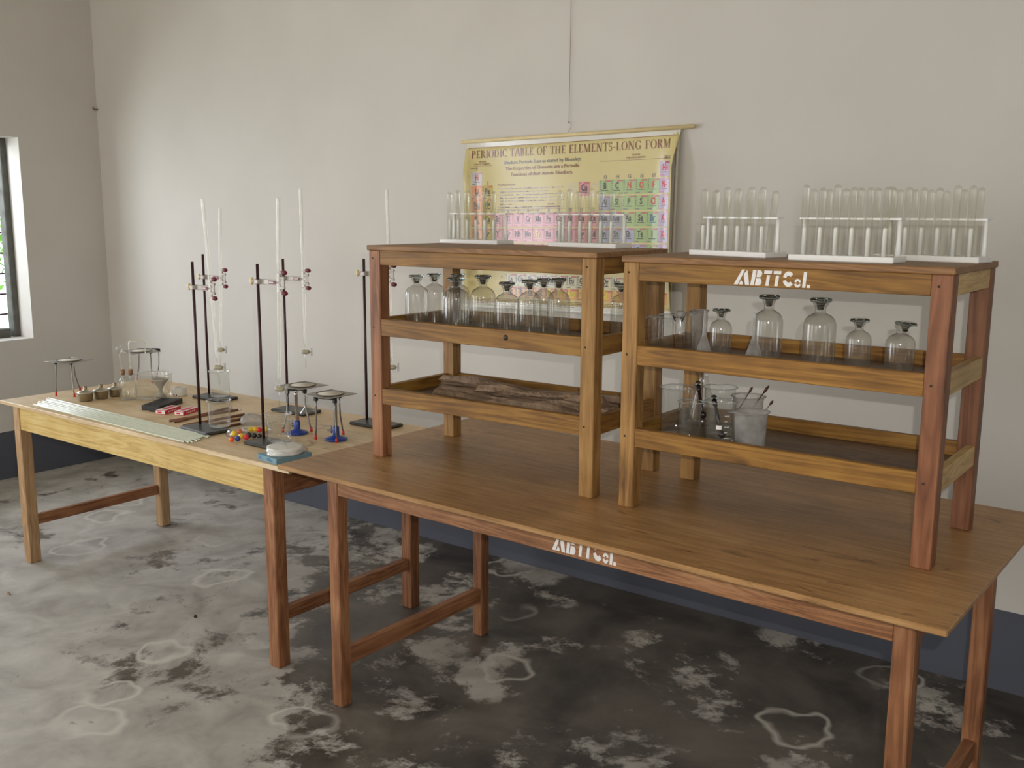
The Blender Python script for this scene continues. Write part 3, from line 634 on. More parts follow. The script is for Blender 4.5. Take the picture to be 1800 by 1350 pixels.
on_s2(1211, .07, 42, 706, 'small glass beaker in front of the large corner beaker', spout_dir=R(20))
on_s2(1263, .20, 58, 680, 'large glass beaker at the back of the cluster, its rim highest', spout_dir=R(120))
bk, XB = on_s2(1265, .085, 56, 705, 'glass beaker with white marks in the front of the cluster', marks=True, spout_dir=R(200))
lb = MB(); a0 = math.atan2(CAM.y-XB.y, CAM.x-XB.x); rr_ = 56*mpp(XB)/2/1.1
vs = []
for q in range(6):
    a = a0-.30+.075*q; vs += [((rr_+.0005)*math.cos(a), (rr_+.0005)*math.sin(a), .050), ((rr_+.0005)*math.cos(a), (rr_+.0005)*math.sin(a), .060)]
lb.add(vs, [(2*q, 2*q+2, 2*q+3, 2*q+1) for q in range(5)]); lb.build('white_patch', paint, bk)
X = at_v(S2, 1234, .30, zb2); fk = thing('conical_flask', 'conical glass flask behind the beakers against the back rail', 'flask', X)
h_ = hgt(X, 650); MB().lathe([(0.001, .003), (.040, .001), (.044, .006), (.040, h_*.12), (.014, h_*.78), (.012, h_*.84), (.012, h_*.97), (.016, h_)], n=36).build('flask_body', g_clear, fk)
PB = 'frosted plastic beakers'
t_, _ = on_s2(1312, .19, 58, 696, 'frosted plastic beaker standing behind the other plastic one', mat=g_frost, taper=.86, name='plastic_beaker', rimm=g_frost, spout_dir=R(60))
t_['group'] = PB
t_, XP = on_s2(1317, .09, 63, 723, 'frosted plastic beaker in front, leaning glass rods in it', mat=g_frost, taper=.88, name='plastic_beaker', rimm=g_frost, spout_dir=R(210))
t_['group'] = PB
# mid tray, left end
X = at_v(S2, 1149, .075, zm2); beaker(X, 25*mpp(X)/2/1.1, hgt(X, 557), 'small glass beaker at the dim end of the lettered unit\'s middle tray', group=GB)
X = at_v(S2, 1171, .10, zm2); beaker(X, 25*mpp(X)/2/1.1, hgt(X, 552), 'small glass beaker second from the dim end of the middle tray', group=GB)
X = at_v(S2, 1194, .10, zm2); jr = thing('glass_jar', 'narrow glass jar with dark wire clips around its neck on the middle tray', 'jar', X)
h_ = hgt(X, 547); r_ = 17*mpp(X)/2; MB().lathe([(.001, .003), (r_, .002), (r_, h_*.72), (r_*.8, h_*.8), (r_*.8, h_*.9), (r_*.95, h_*.92)], n=24).build('jar_body', g_clear, jr)
MB().lathe([(r_*.78, h_*.86), (r_*.98, h_*.93), (r_*.9, h_), (.001, h_)], n=20, capb=True).build('jar_lid', g_frost, jr)
for sgn in (-1, 1): MB().tube([(sgn*r_*.7, -r_*.8, h_*.78), (sgn*r_*1.3, -r_*.9, h_*.9), (sgn*r_*.6, -r_, h_*.86)], .0016, 6).build('wire_clip', darkrod, jr)
X = at_v(S2, 1212, .12, zm2); beaker(X, 19*mpp(X)/2/1.1, hgt(X, 550), 'narrow measuring cylinder beside the upturned funnel', name='measuring_cylinder', group=None, cat='measuring cylinder')
X = at_v(S2, 1228, .20, zm2); t_ = beaker(X, 30*mpp(X)/2/1.1, hgt(X, 545), 'frosted plastic beaker behind the taller upturned funnel', mat=g_frost, rimm=g_frost, name='plastic_beaker', group=PB, taper=.9)
def funnel(px, v, wpx, apexy, topy, label):
    X = at_v(S2, px, v, zm2); r = wpx*mpp(X)/2; ha = hgt(X, apexy); ht = hgt(X, topy)
    t = thing('plastic_funnel', label, 'funnel', X, 0, 'upturned plastic funnels')
    MB().lathe([(r*1.04, 0), (r, 0.003), (.005, ha)], n=36).build('cone', g_frost, t)
    MB().lathe([(.0052, ha), (.0042, (ha+ht)/2), (.0028, ht-.006)], n=16).build('stem', g_frost, t)
funnel(1236, .052, 40, 588, 541, 'upturned frosted plastic funnel beside the small stoppered bottle')
funnel(1323.5, .052, 41, 591, 545, 'upturned frosted plastic funnel in front of the tall stoppered bottle')
# rods standing in the beakers
def leaning_rod(name, label, cat, pa, pb, y, r, mats, parts, group=None):
    pass
def rod_between(S, a, b, va, vb, r, name, label, cat, mat, tipmat, tiplen, tipr, group, bulb=False, z0=None):
    "rod whose upper end shows at pixel a and lower end at pixel b, at shelf depths va, vb"
    def pt(p, v):
        # ray meets the vertical plane at shelf depth v
        n = Vector((-math.sin(S['a']), math.cos(S['a']), 0)); P0 = world(S, 0, v, 0); d = ray(*p); return CAM+d*((P0-CAM).dot(n)/d.dot(n))
    A = pt(a, va); B = pt(b, vb)
    if z0 is not None: B.z = max(B.z, z0+r)
    t = thing(name, label, cat, B, 0, group); V = A-B; n_ = V.normalized(); Ln = V.length
    MB().tube([(0, 0, 0), n_*(Ln-tiplen)], r, 8).build('shaft', mat, t)
    MB().tube([n_*(Ln-tiplen), n_*(Ln-tiplen*.8), n_*(Ln-tiplen*.35), n_*Ln], [r, tipr, tipr, tipr*.3], 10).build('tip', tipmat, t)
    if bulb: MB().sphere(tuple(n_*Ln), .0085, 16).build('glass_bulb', g_stop, t); MB().sphere((0, 0, 0.009), .009, 12).build('end_bulb', darkrod, t)
    return t
GT = 'thermometers leaning in the plastic beakers'
zf = BZ+zb2
rod_between(S2, (1323, 680), (1297, 722), .15, .13, .0014, 'thermometer', 'dark-tipped thermometer, shortest and nearest the marked beaker', 'thermometer', steel, darktip, .016, .0032, GT, z0=zf)
rod_between(S2, (1351.5, 678), (1303, 745), .16, .14, .0016, 'thermometer', 'dark-tipped thermometer standing tallest from the rear plastic beaker', 'thermometer', steel, darktip, .022, .0036, GT, z0=zf)
rod_between(S2, (1359, 704), (1304, 776), .085, .09, .0013, 'thermometer', 'dark-tipped thermometer leaning out of the front plastic beaker', 'thermometer', steel, darktip, .014, .003, GT, z0=zf)
rod_between(S2, (1227, 675), (1236, 735), .16, .13, .0042, 'stirring_rod', 'dark rod with a glassy knob, set back in the cluster', 'rod', darkrod, darkrod, .02, .006, 'dark rods in the beakers', bulb=True, z0=zf)
rod_between(S2, (1255, 700), (1269, 770), .062, .062, .0042, 'stirring_rod', 'dark rod with a glassy knob, in front of the marked beaker', 'rod', darkrod, darkrod, .02, .006, 'dark rods in the beakers', bulb=True, z0=zf)

# ------------------------------------------------------------------ crumpled paper packets on the lowest tray of the first unit
def packet(ua, va, ub, vb, w_, z, label, seed, droop=0):
    rnd = random.Random(seed); n = 80; A = Vector((ua, va, z)); B = Vector((ub, vb, z+droop)); d = (B-A); t = d.normalized(); s_ = Vector((-t.y, t.x, 0))
    mb = MB(); m_ = 14; vs = []
    ph = [rnd.uniform(0, 6) for _ in range(8)]
    for i in range(n):
        k = i/(n-1); c = A+d*k+s_*(.006*math.sin(7*k+ph[0]))
        wd = w_*(1+.22*math.sin(11*k+ph[1])+.12*math.sin(29*k+ph[2])); hh = .0115*(1+.25*math.sin(9*k+ph[3]))
        if i in (0, n-1): wd *= 1.25; hh *= .5
        for j in range(m_):
            a = 2*PI*j/m_; cr = 1+.22*math.sin(3*a+5*k+ph[4])+.13*math.sin(5*a+14*k+ph[5])+rnd.uniform(-.17, .17)
            vs.append(tuple(c+s_*(wd/2*math.cos(a)*cr)+Vector((0, 0, hh+hh*math.sin(a)*(1+.2*math.sin(23*k+2*a))))))
    fs = [(i*m_+j, i*m_+(j+1) % m_, (i+1)*m_+(j+1) % m_, (i+1)*m_+j) for i in range(n-1) for j in range(m_)]
    fs += [tuple(range(m_))[::-1], tuple(range((n-1)*m_, n*m_))]
    mb.add(vs, fs, 0, False)
    o = mb.build('paper_packet', kraft); o.location = world(S1, 0, 0, zb1); o.rotation_euler = (0, 0, S1['a'])
    tag(o, label, 'packet', 'long crumpled packets on the lowest tray')
for a in ((.10, .335, .70, .325, .034, 0, 'long crumpled brown paper packet lying furthest back along the back rail', 1),
          (.045, .285, .72, .280, .034, 0, 'crumpled brown paper packet, second from the back rail', 2),
          (.085, .235, .725, .225, .034, 0, 'crumpled brown paper packet, third from the back rail', 3),
          (.11, .185, .73, .178, .034, 0, 'crumpled brown paper packet, fourth from the back rail', 4),
          (.14, .135, .715, .118, .030, 0, 'crumpled brown paper packet at the front of the pile', 6),
          (.06, .262, .70, .205, .030, .024, 'crumpled brown paper packet crossing on top of the pile from its back corner', 5),
          (.28, .160, .73, .245, .030, .026, 'crumpled brown paper packet lying slanted on top, towards the other shelf unit', 7)): packet(*a)

# ------------------------------------------------------------------ wall chart
PX0, PX1 = -2.698, -1.702
ZT = lambda s_: 1.779+0.016*s_            # top edge (under the rod)
PZH = 0.672
def P(s_, t, off=0.0):
    "chart coordinates: s 0..1 across, t metres down from the top edge -> world"
    cl = .045*math.exp(-s_/.045)+.05*math.exp(-(1-s_)/.035)
    k = min(1, t/.12)*(1-.55*max(0, (t-.5)/.2)); ins = .30*cl*k
    x = PX0+(PX1-PX0)*s_+(ins*.9*(1 if s_ < .5 else -1))*0.9
    wav = .004*math.sin(9*s_+3)*k
    return Vector((x, -(.014+cl*k*.9+wav+off), ZT(s_)-t))
ch = thing('periodic_table_chart', 'glossy yellow periodic table wall chart hanging from a thin wire', 'wall chart', ((PX0+PX1)/2, -0.01, 1.79))
CO = ch.location
rod = MB().tube([ony(812, 250, -.018)-CO, ony(1220, 222, -.018)-CO], .0078, 14); rod.build('top_rod', cream, ch)
shm, nt, b = newmat('chart_sheet'); b.inputs['Base Color'].default_value = (0.66, 0.54, 0.24, 1); b.inputs['Roughness'].default_value = 0.4; b.inputs['Coat Weight'].default_value = 0.35; b.inputs['Coat Roughness'].default_value = 0.16
no = N(nt, 'ShaderNodeTexNoise'); no.inputs['Scale'].default_value = 4
mx = N(nt, 'ShaderNodeMix', data_type='RGBA'); mx.inputs[6].default_value = (0.60, 0.50, 0.21, 1); mx.inputs[7].default_value = (0.66, 0.56, 0.26, 1); L(nt, no.outputs['Fac'], mx.inputs[0]); L(nt, mx.outputs[2], b.inputs['Base Color'])
def ink(name, c):
    mt = plain('ink_'+name, c, 0.25, var=0.03, scale=60); bb = mt.node_tree.nodes['Principled BSDF']; bb.inputs['Coat Weight'].default_value = 0.35; bb.inputs['Coat Roughness'].default_value = 0.16; return mt
INK = {k: ink(k, c) for k, c in dict(border=(.68, .66, .60), brown=(.22, .065, .04), black=(.045, .04, .04), grey=(.16, .15, .16), red=(.62, .04, .04), blue=(.04, .14, .28),
       green=(.33, .47, .19), pink=(.62, .26, .30), orange=(.72, .27, .12), gold=(.50, .37, .04), violet=(.45, .34, .52), peri=(.34, .36, .52), pale=(.52, .48, .50), pred=(.50, .12, .12), yellow=(.72, .62, .05), creamc=(.60, .56, .38), lor=(.72, .36, .12)).items()}
IK = list(INK)
sh = MB(); NX, NZ = 60, 20; vs = []; fs = []
for off in (0, -.0008):
    for j in range(NZ+1):
        for i in range(NX+1): vs.append(tuple(P(i/NX, PZH*j/NZ, off)-CO))
st_ = (NX+1)*(NZ+1)
for j in range(NZ):
    for i in range(NX):
        a = j*(NX+1)+i; fs.append((a, a+NX+1, a+NX+2, a+1)); a += st_; fs.append((a, a+1, a+NX+2, a+NX+1))
for i in range(NX): fs.append((i, i+1, st_+i+1, st_+i)); a = NZ*(NX+1)+i; fs.append((a, st_+a, st_+a+1, a+1))
for j in range(NZ):
    a = j*(NX+1); c = a+NX+1; fs.append((a, st_+a, st_+c, c)); a += NX; c += NX; fs.append((a, c, st_+c, st_+a))
sh.add(vs, fs, 0, True); sheet = sh.build('chart_sheet', shm, ch)
MB().tube([P(0.0, PZH+.004)-CO+Vector((-.01, 0, 0)), P(.25, PZH+.004)-CO, P(.75, PZH+.004)-CO, P(1.0, PZH+.004)-CO+Vector((.01, 0, 0))], .0075, 12).build('bottom_rod', white_pl, ch)
pr = MB()
def quad(s0, s1, t0, t1, c, off=.0006, ns=2):
    vs = []
    for j in range(2):
        for i in range(ns+1): vs.append(tuple(P(s0+(s1-s0)*i/ns, (t0, t1)[j], off)-CO))
    pr.add(vs, [(i, i+ns+1, i+ns+2, i+1) for i in range(ns)], IK.index(c))
def strip(s0, s1, t, th, c, off=.0012): quad(s0, s1, t, t+th, c, off, max(1, int((s1-s0)*30)))
# margin
quad(0, 1, 0, .018, 'border', .0005, 60); quad(0, .012, .018, PZH, 'border', .0005, 1); quad(.988, 1, .018, PZH, 'border', .0005, 1); quad(0, 1, PZH-.018, PZH, 'border', .0005, 60)
strip(.013, .987, .0185, .0018, 'brown'); quad(.0125, .0145, .02, PZH-.02, 'brown', .0012, 1); quad(.9855, .9875, .02, PZH-.02, 'brown', .0012, 1)
def text(txt, s_, t, size, c, sx=1.0, align='CENTER', bold=0.0, off=.0016, width=None):
    cu = bpy.data.curves.new('t', 'FONT'); cu.body = txt; cu.align_x = align; cu.size = 1; cu.resolution_u = 2; cu.offset = bold
    ob = bpy.data.objects.new('t', cu); sc.collection.objects.link(ob); me = ob.to_mesh()
    xs = [v.co.x for v in me.vertices]
    if xs:
        k = size*sx
        if width: k = width/(max(xs)-min(xs))
        W = PX1-PX0; vs = [tuple(P(s_+v.co.x*k/W, t-v.co.y*size, off)-CO) for v in me.vertices]
        pr.add(vs, [tuple(p.vertices) for p in me.polygons], IK.index(c))
    ob.to_mesh_clear(); bpy.data.objects.remove(ob); bpy.data.curves.remove(cu)
# serif capitals of the title, drawn as strokes: thick stems, thin bars, serifs
def title(txt, s0, s1, t, size, c):
    TH, TN = .15, .055
    adv = dict(P=.66, E=.66, R=.76, I=.36, O=.86, D=.84, C=.78, T=.70, A=.80, B=.70, L=.62, F=.62, H=.86, M=1.0, N=.86, S=.58, G=.84); adv['-'] = .42; adv[' '] = .42
    tot = sum(adv[q] for q in txt); W = PX1-PX0; k = (s1-s0)*W/tot; x = 0.0
    def put(poly, x0):
        pr.add([tuple(P(s0+(x0+a*.9)*k/W, t-b_*size, .0016)-CO) for a, b_ in poly], [tuple(range(len(poly)))], IK.index(c))
    def stem(x0, a, w_=TH, y0=0, y1=1, ser=True):
        put([(a, y0), (a+w_, y0), (a+w_, y1), (a, y1)], x0)
        if ser:
            for y in (y0, y1-TN*.8): put([(a-.07, y), (a+w_+.07, y), (a+w_+.07, y+TN*.8), (a-.07, y+TN*.8)], x0)
    def bar(x0, a, b_, y, h=TN): put([(a, y), (b_, y), (b_, y+h), (a, y+h)], x0)
    def diag(x0, a, y0, b_, y1, w_): put([(a, y0), (a+w_, y0), (b_+w_, y1), (b_, y1)], x0)
    def arc(x0, cx, cy_, rx, ry, a0, a1, thk=TH):
        n = 14
        for i in range(n):
            A0 = R(a0+(a1-a0)*i/n); A1 = R(a0+(a1-a0)*(i+1)/n)
            w0 = TN+(thk-TN)*abs(math.cos(A0)); w1 = TN+(thk-TN)*abs(math.cos(A1))
            put([(cx+rx*math.cos(A0), cy_+ry*math.sin(A0)), (cx+rx*math.cos(A1), cy_+ry*math.sin(A1)), (cx+(rx-w1)*math.cos(A1), cy_+(ry-TN)*math.sin(A1)), (cx+(rx-w0)*math.cos(A0), cy_+(ry-TN)*math.sin(A0))], x0)
    for q in txt:
        if q in 'PRBDEFLIHNMT':
            pass
        if q == 'P': stem(x, .1); arc(x, .25, .74, .36, .26, -90, 90)
        elif q == 'R': stem(x, .1); arc(x, .25, .74, .36, .26, -90, 90); diag(x, .60, 0, .32, .5, .15)
        elif q == 'B': stem(x, .1); arc(x, .25, .76, .32, .24, -90, 90); arc(x, .25, .27, .38, .27, -90, 90)
        elif q == 'D': stem(x, .1); arc(x, .25, .5, .52, .5, -90, 90)
        elif q == 'E': stem(x, .1); bar(x, .2, .62, 0); bar(x, .2, .6, 1-TN); bar(x, .2, .5, .48); bar(x, .56, .62, 0, .2); bar(x, .54, .6, .8, .2)
        elif q == 'F': stem(x, .1); bar(x, .2, .62, 1-TN); bar(x, .2, .5, .48); bar(x, .56, .62, .8, .2)
        elif q == 'L': stem(x, .1); bar(x, .2, .6, 0); bar(x, .54, .6, 0, .24)
        elif q == 'I': stem(x, .1)
        elif q == 'H': stem(x, .1); stem(x, .62); bar(x, .2, .65, .48)
        elif q == 'T': stem(x, .30); bar(x, .02, .74, 1-TN); bar(x, .02, .07, .78, .22); bar(x, .69, .74, .78, .22)
        elif q == 'N': stem(x, .12, TN); stem(x, .72, TN); diag(x, .64, 0, .10, 1, .18)
        elif q == 'M': stem(x, .10, TN); stem(x, .80, TH); diag(x, .44, 0, .12, 1, .15); diag(x, .44, 0, .80, 1, .06)
        elif q == 'A': diag(x, .02, 0, .38, 1, .06); diag(x, .64, 0, .36, 1, .16); bar(x, .2, .62, .3); bar(x, -.06, .2, 0, .04); bar(x, .56, .88, 0, .04)
        elif q == 'O': arc(x, .46, .5, .42, .52, 0, 360)
        elif q in 'CG':
            arc(x, .46, .5, .42, .52, 45, 318); bar(x, .72, .78, .72, .24)
            if q == 'G': stem(x, .64, .13, 0.05, .42, False); bar(x, .54, .86, .38, .05)
        elif q == 'S': arc(x, .28, .74, .22, .27, 20, 270, .1); arc(x, .28, .27, .25, .29, -160, 90, .1); bar(x, .44, .5, .76, .2)
        elif q == '-': bar(x, .05, .38, .33, .08)
        x += adv[q]
title('PERIODIC TABLE OF THE ELEMENTS-LONG FORM', .030, .965, .062, .031, 'brown')
text('Modern Periodic Law as stated by Moseley:', .385, .092, .0195, 'grey', width=.375, bold=.012)
text('The Properties of Elements are a Periodic', .385, .116, .0195, 'brown', width=.365, bold=.012)
text('Functions of their Atomic Numbers.', .385, .140, .0195, 'brown', width=.305, bold=.012)
text('GROUPS', .085, .080, .009, 'brown', bold=.01); text('S-BLOCK ELEMENTS', .085, .090, .009, 'brown', bold=.01); strip(.045, .135, .094, .0012, 'brown')
text('GROUPS', .815, .084, .009, 'brown', bold=.01); text('P-BLOCK ELEMENTS', .815, .094, .009, 'brown', bold=.01); strip(.66, .965, .099, .0012, 'brown')
text('PERIODS', .045, .106, .0085, 'grey', bold=.01)
text('The Main Features', .165, .178, .0115, 'brown', align='LEFT', bold=.015)
rl = random.Random(3)
for i in range(9):
    x_ = .175; end = .50 if i not in (1, 5, 7) else (.42, .26, .39)[(1, 5, 7).index(i)]
    if i in (0, 2, 6, 8) : strip(.163, .167, .188+i*.0125, .003, 'grey')
    while x_ < end:
        wl = rl.uniform(.008, .026); strip(x_, min(end, x_+wl), .188+i*.0125, .0042, 'brown' if rl.random() < .3 else 'creamc' if rl.random() < .2 else 'pale'); strip(x_, min(end, x_+wl), .1895+i*.0125, .0016, 'brown'); x_ += wl+.004
text('GROUPS', .435, .258, .009, 'brown', bold=.01); text('D-BLOCK ELEMENTS', .435, .268, .009, 'brown', bold=.01); strip(.16, .64, .272, .0012, 'brown')
CW = .0522; C0 = .032; RT = [.108, .168, .228, .2885, .349, .410, .47]
RH = .0565
TAB = """H . . . . . . . . . . . . . . . . He
Li Be . . . . . . . . . . B C N O F Ne
Na Mg . . . . . . . . . . Al Si P S Cl Ar
K Ca Sc Ti V Cr Mn Fe Co Ni Cu Zn Ga Ge As Se Br Kr
Rb Sr Y Zr Nb Mo Tc Ru Rh Pd Ag Cd In Sn Sb Te I Xe
Cs Ba La Hf Ta W Re Os Ir Pt Au Hg Tl Pb Bi Po At Rn
Fr Ra Ac Rf Db Sg Bh Hs Mt Ds Rg Cn . . . . . .""".split('\n')
BL_ = {'Al', 'Ga', 'In', 'Tl', 'Ge', 'Sn', 'Pb', 'Sb', 'Bi', 'Po'}
def cell(s_, t, sym, c, tc, w_=CW, h=RH):
    quad(s_+.0008, s_+w_-.0008, t+.0008, t+h-.0008, c)
    text(sym, s_+w_*.5, t+h*.62, .034, tc, sx=.67, bold=.03)
    strip(s_+w_*.22, s_+w_*.78, t+h*.70, .0030, tc if tc != 'red' else 'grey')
    strip(s_+w_*.50, s_+w_*.95, t+h*.06, .0055, 'pred'); strip(s_+w_*.04, s_+w_*.12, t+h*.06, .0055, 'grey')
    for q in range(4): strip(s_+w_*.06, s_+w_*.13, t+h*(.22+.14*q), .004, 'grey' if c not in ('pink',) else 'pred')
    strip(s_+w_*.06, s_+w_*.40, t+h*.88, .0035, 'pred' if c in ('pink', 'violet') else 'grey')
for r_, row in enumerate(TAB):
    for c_, sym in enumerate(row.split()):
        if sym == '.': continue
        if c_ == 17: c = 'violet'; tcx = 'red'
        elif c_ >= 12: c = 'peri' if sym in BL_ else 'green'; tcx = {'N': 'red', 'O': 'red', 'F': 'red', 'Cl': 'red', 'Br': 'blue'}.get(sym, 'black')
        elif sym == 'H': c = 'pale'; tcx = 'red'
        elif c_ == 0: c = 'orange'; tcx = 'black'
        elif c_ == 1: c = 'gold'; tcx = 'black'
        else: c = 'pink'; tcx = {'Tc': 'yellow', 'Hg': 'blue'}.get(sym, 'black')
        cell(C0+c_*CW, RT[r_]+(.004 if c_ < 1 and r_ == 0 else 0)+(.006 if c_ < 12 and r_ < 2 else 0), sym, c, tcx)
for k_ in range(18):
    s_ = C0+(k_+.5)*CW; t = {0: .110, 1: .170, 17: .103}.get(k_, .165 if k_ >= 12 else .286)
    text(str(k_+1), s_, t, .019, 'grey', sx=.85, bold=.012)
text('INERT', .965, .096, .007, 'grey'); text('GASES', .965, .103, .007, 'grey')
cell(.566, .172, 'Cu', 'pink', 'black')
for i in range(7):
    strip(.515, .56, .178+i*.0085, .0016, 'pale'); strip(.628, .672, .176+i*.0085, .0016, 'pale')
for i in range(7): text(str(i+1), .024, RT[i]+.03, .010, 'grey')
LAN = 'La Ce Pr Nd Pm Sm Eu Gd Tb Dy Ho Er Tm Yb Lu'.split(); ACT = 'Ac Th Pa U Np Pu Am Cm Bk Cf Es Fm Md No Lr'.split()
for i in range(15):
    cell(.205+i*.0515, .535, LAN[i], 'creamc', 'black', .0515, .052)
    cell(.205+i*.0515, .588, ACT[i], 'lor', 'black' if i in (0, 1, 2, 3) else 'yellow', .0515, .046)
text('6', .185, .555, .014, 'red'); text('7', .185, .61, .014, 'red')
for i in range(4):
    x_ = .05
    while x_ < (.93, .80, .88, .55)[i]: wl = rl.uniform(.01, .035); strip(x_, x_+wl, .641+i*.0065, .002, 'brown'); x_ += wl+.005
pr.build('printing', [INK[k_] for k_ in IK], ch)
# thin wire up the wall that the chart hangs by
wr = MB(); a = ony(1000, 215, -.008); z_ = a.z
top_ = Vector((a.x+.003, -.006, HC-.002))
wr.tube([ony(998, 232, -.018), ony(1004, 224, -.012), ony(1003.5, 217, -.010), a, a+Vector((.0005, .001, .3)), top_], .0009, 6)
wr.sphere(tuple(a), .003, 8)
tag(wr.build('hanging_wire', wirem), 'thin coppery wire running down the wall to the chart rod', 'wire')

# ------------------------------------------------------------------ retort stands with clamps and burettes
def tubeh(mb, a, b_, r, n=10): mb.tube([a, b_], r, n)
GS = 'retort stands on the pale table'
def stand(px, pbase, ptop, ang, label):
    X = onz(*pbase, AZ); h = hgt(X, ptop)
    t = thing('retort_stand', label, 'retort stand', X, R(ang), GS)
    MB().box(-.022, .165, -.075, .03, 0, .012, bev=.005).build('base_plate', base_iron, t)
    MB().tube([(0, 0, .010), (0, 0, h)], .0052, 12).build('rod', rod_iron, t)
    return X, h, R(ang)
def clamp(X, z, ang, L_, label, jaw=.036, hidef=False):
    t = thing('burette_clamp', label, 'clamp', (X.x, X.y, z), ang, 'burette clamps')
    b_ = MB(); b_.box(-.026, L_-.022, .0056, .016, -.009, .009, bev=.002); b_.box(-.010, .010, -.010, .007, -.0075, .0075, bev=.002)
    b_.tube([(-.034, .006, 0), (-.024, .006, 0)], .005, 10)
    b_.build('clamp_body', clampm, t)
    kb = MB(); kb.lathe([(.004, -.005), (.012, -.004), (.013, .002), (.009, .006), (.003, .007)], n=12, capb=True, capt=True, M=Matrix.Translation((-.040, .006, 0)) @ Matrix.Rotation(R(90), 4, 'Y') @ Matrix.Diagonal((1, .55, 1, 1)))
    kb.build('knob', cream, t)
    lab = MB(); lab.box(L_-.062, L_-.025, .0040, .0056, -.0055, .0055, bev=.001); lb_ = lab.build('maroon_plate', maroon, t)
    wt = MB(); x_ = L_-.058
    for wl in (.006, .004, .005, .003, .005): wt.box(x_, x_+wl*.8, .0036, .0041, -.002, .0022); x_ += wl
    wt.build('white_lettering', whitec, lb_)
    jw = MB()
    for s_ in (-1, 1):
        jw.box(L_-.024, L_-.006, .006, .016, min(s_*.002, s_*jaw), max(s_*.002, s_*jaw), bev=.002)
        jw.box(L_-.008, L_+.016, .006, .014, s_*jaw*.48-.004, s_*jaw*.48+.004, bev=.001)
        jw.box(L_-.010, L_+.004, .007, .013, s_*jaw-.006, s_*jaw+.006, bev=.001)
    jw.box(L_-.006, L_+.012, .0095, .0125, -.012, .012)
    jw.build('jaw', clampm, t)
    for s_ in (-1, 1): MB().tube([(L_+.004, .012, s_*jaw), (L_+.016, .010, s_*jaw), (L_+.024, .008, s_*jaw)], [.0075, .0085, .0065], 12).build('rubber_tip', maroon, t)
    return t
def burette(top, bot, label, r=.0062, tapdir=1):
    "top and bottom of the graduated barrel, in world coordinates"
    t = thing('burette', label, 'burette', bot, 0, 'glass burettes'); V = top-bot; n_ = V.normalized(); Ln = V.length
    Q = n_.to_track_quat('Z', 'Y').to_matrix().to_4x4()
    MB().lathe([(.0016, -.045), (.0022, -.018), (.0024, -.014), (.0022, -.010), (.0045, -.004), (r*.9, .004), (r, .012), (r, Ln-.004), (r+.0016, Ln)], n=18, M=Q).build('barrel', g_tube, t)
    gm = MB(); nn_ = int((Ln-.12)/.012); dirc = math.atan2(CAM.y-bot.y, CAM.x-bot.x)
    for i in range(nn_):
        z = .05+i*.012; w_ = .9 if i % 5 == 0 else .5; vs = []
        for q in range(4):
            a = dirc+.2+w_*q/3; vs += [((r+.0002)*math.cos(a), (r+.0002)*math.sin(a), z), ((r+.0002)*math.cos(a), (r+.0002)*math.sin(a), z+.0009)]
        gm.add(vs, [(2*q, 2*q+2, 2*q+3, 2*q+1) for q in range(3)], M=Q)
    gm.build('graduation_marks', steel, t)
    c = Q @ Vector((0, 0, -.028)); rx = _r0.copy(); rx.z = 0
    MB().tube([c-rx*.014, c-rx*.010, c+rx*.010, c+rx*.016], [.006, .0085, .0085, .006], 14).build('stopcock', tapm, t)
    MB().tube([c+rx*.018, c+rx*.024], .003, 8).tube([c+rx*.024+Vector((0, 0, -.015)), c+rx*.024+Vector((0, 0, .015))], .0035, 8).build('tap_handle', g_rim, t)
    tp = Q @ Vector((0, 0, -.045)); tp2 = Q @ Vector((0, 0, -.09))
    MB().tube([tp+(c-tp)*.9, tp, tp2], [.0035, .003, .0016], 10).build('jet', g_tube, t)
    return t
tapm = plain('tap_plastic', (0.42, 0.38, 0.27), 0.35)
def ray_at_dist(px, py, P0):
    d = ray(px, py); return CAM+d*((P0-CAM).dot(_f))
SPEC = [((352, 750), 460, -5, 505, (356, 349), (382, 632), 'front stand at the window side, beaker standing on its base', 'clamp on the front left stand, holding the tilted burette', 'tilted burette leaning towards its tip, furthest left', 505, 369),
        ((368, 696), 447, 0, 487, (387, 365), (387.5, 603), 'rear stand at the window side, behind the tilted burette', 'clamp on the rear left stand, partly behind the other clamp', 'short-looking upright burette beside the tilted one', 487, 389),
        ((464, 776), 464, 0, 495, (489, 347), (491, 669), 'stand nearest the viewer, between the ball bag and filter papers', 'clamp on the stand nearest the viewer', 'upright burette ending just above a wire gauze', 495, 491),
        ((506, 719), 455, 3, 489, (528, 331), (536.5, 606), 'rear middle stand behind the wire gauze', 'clamp on the rear middle stand', 'burette with the highest top, hanging free above the tripod', 489, 534),
        ((645, 742), 455, 0, 481, (680, 333), (688, 632), 'stand beside the shelf unit, partly hidden by its leg', 'clamp partly hidden behind the plain shelf unit', 'burette rising behind the top of the plain shelf unit', 481, 684)]
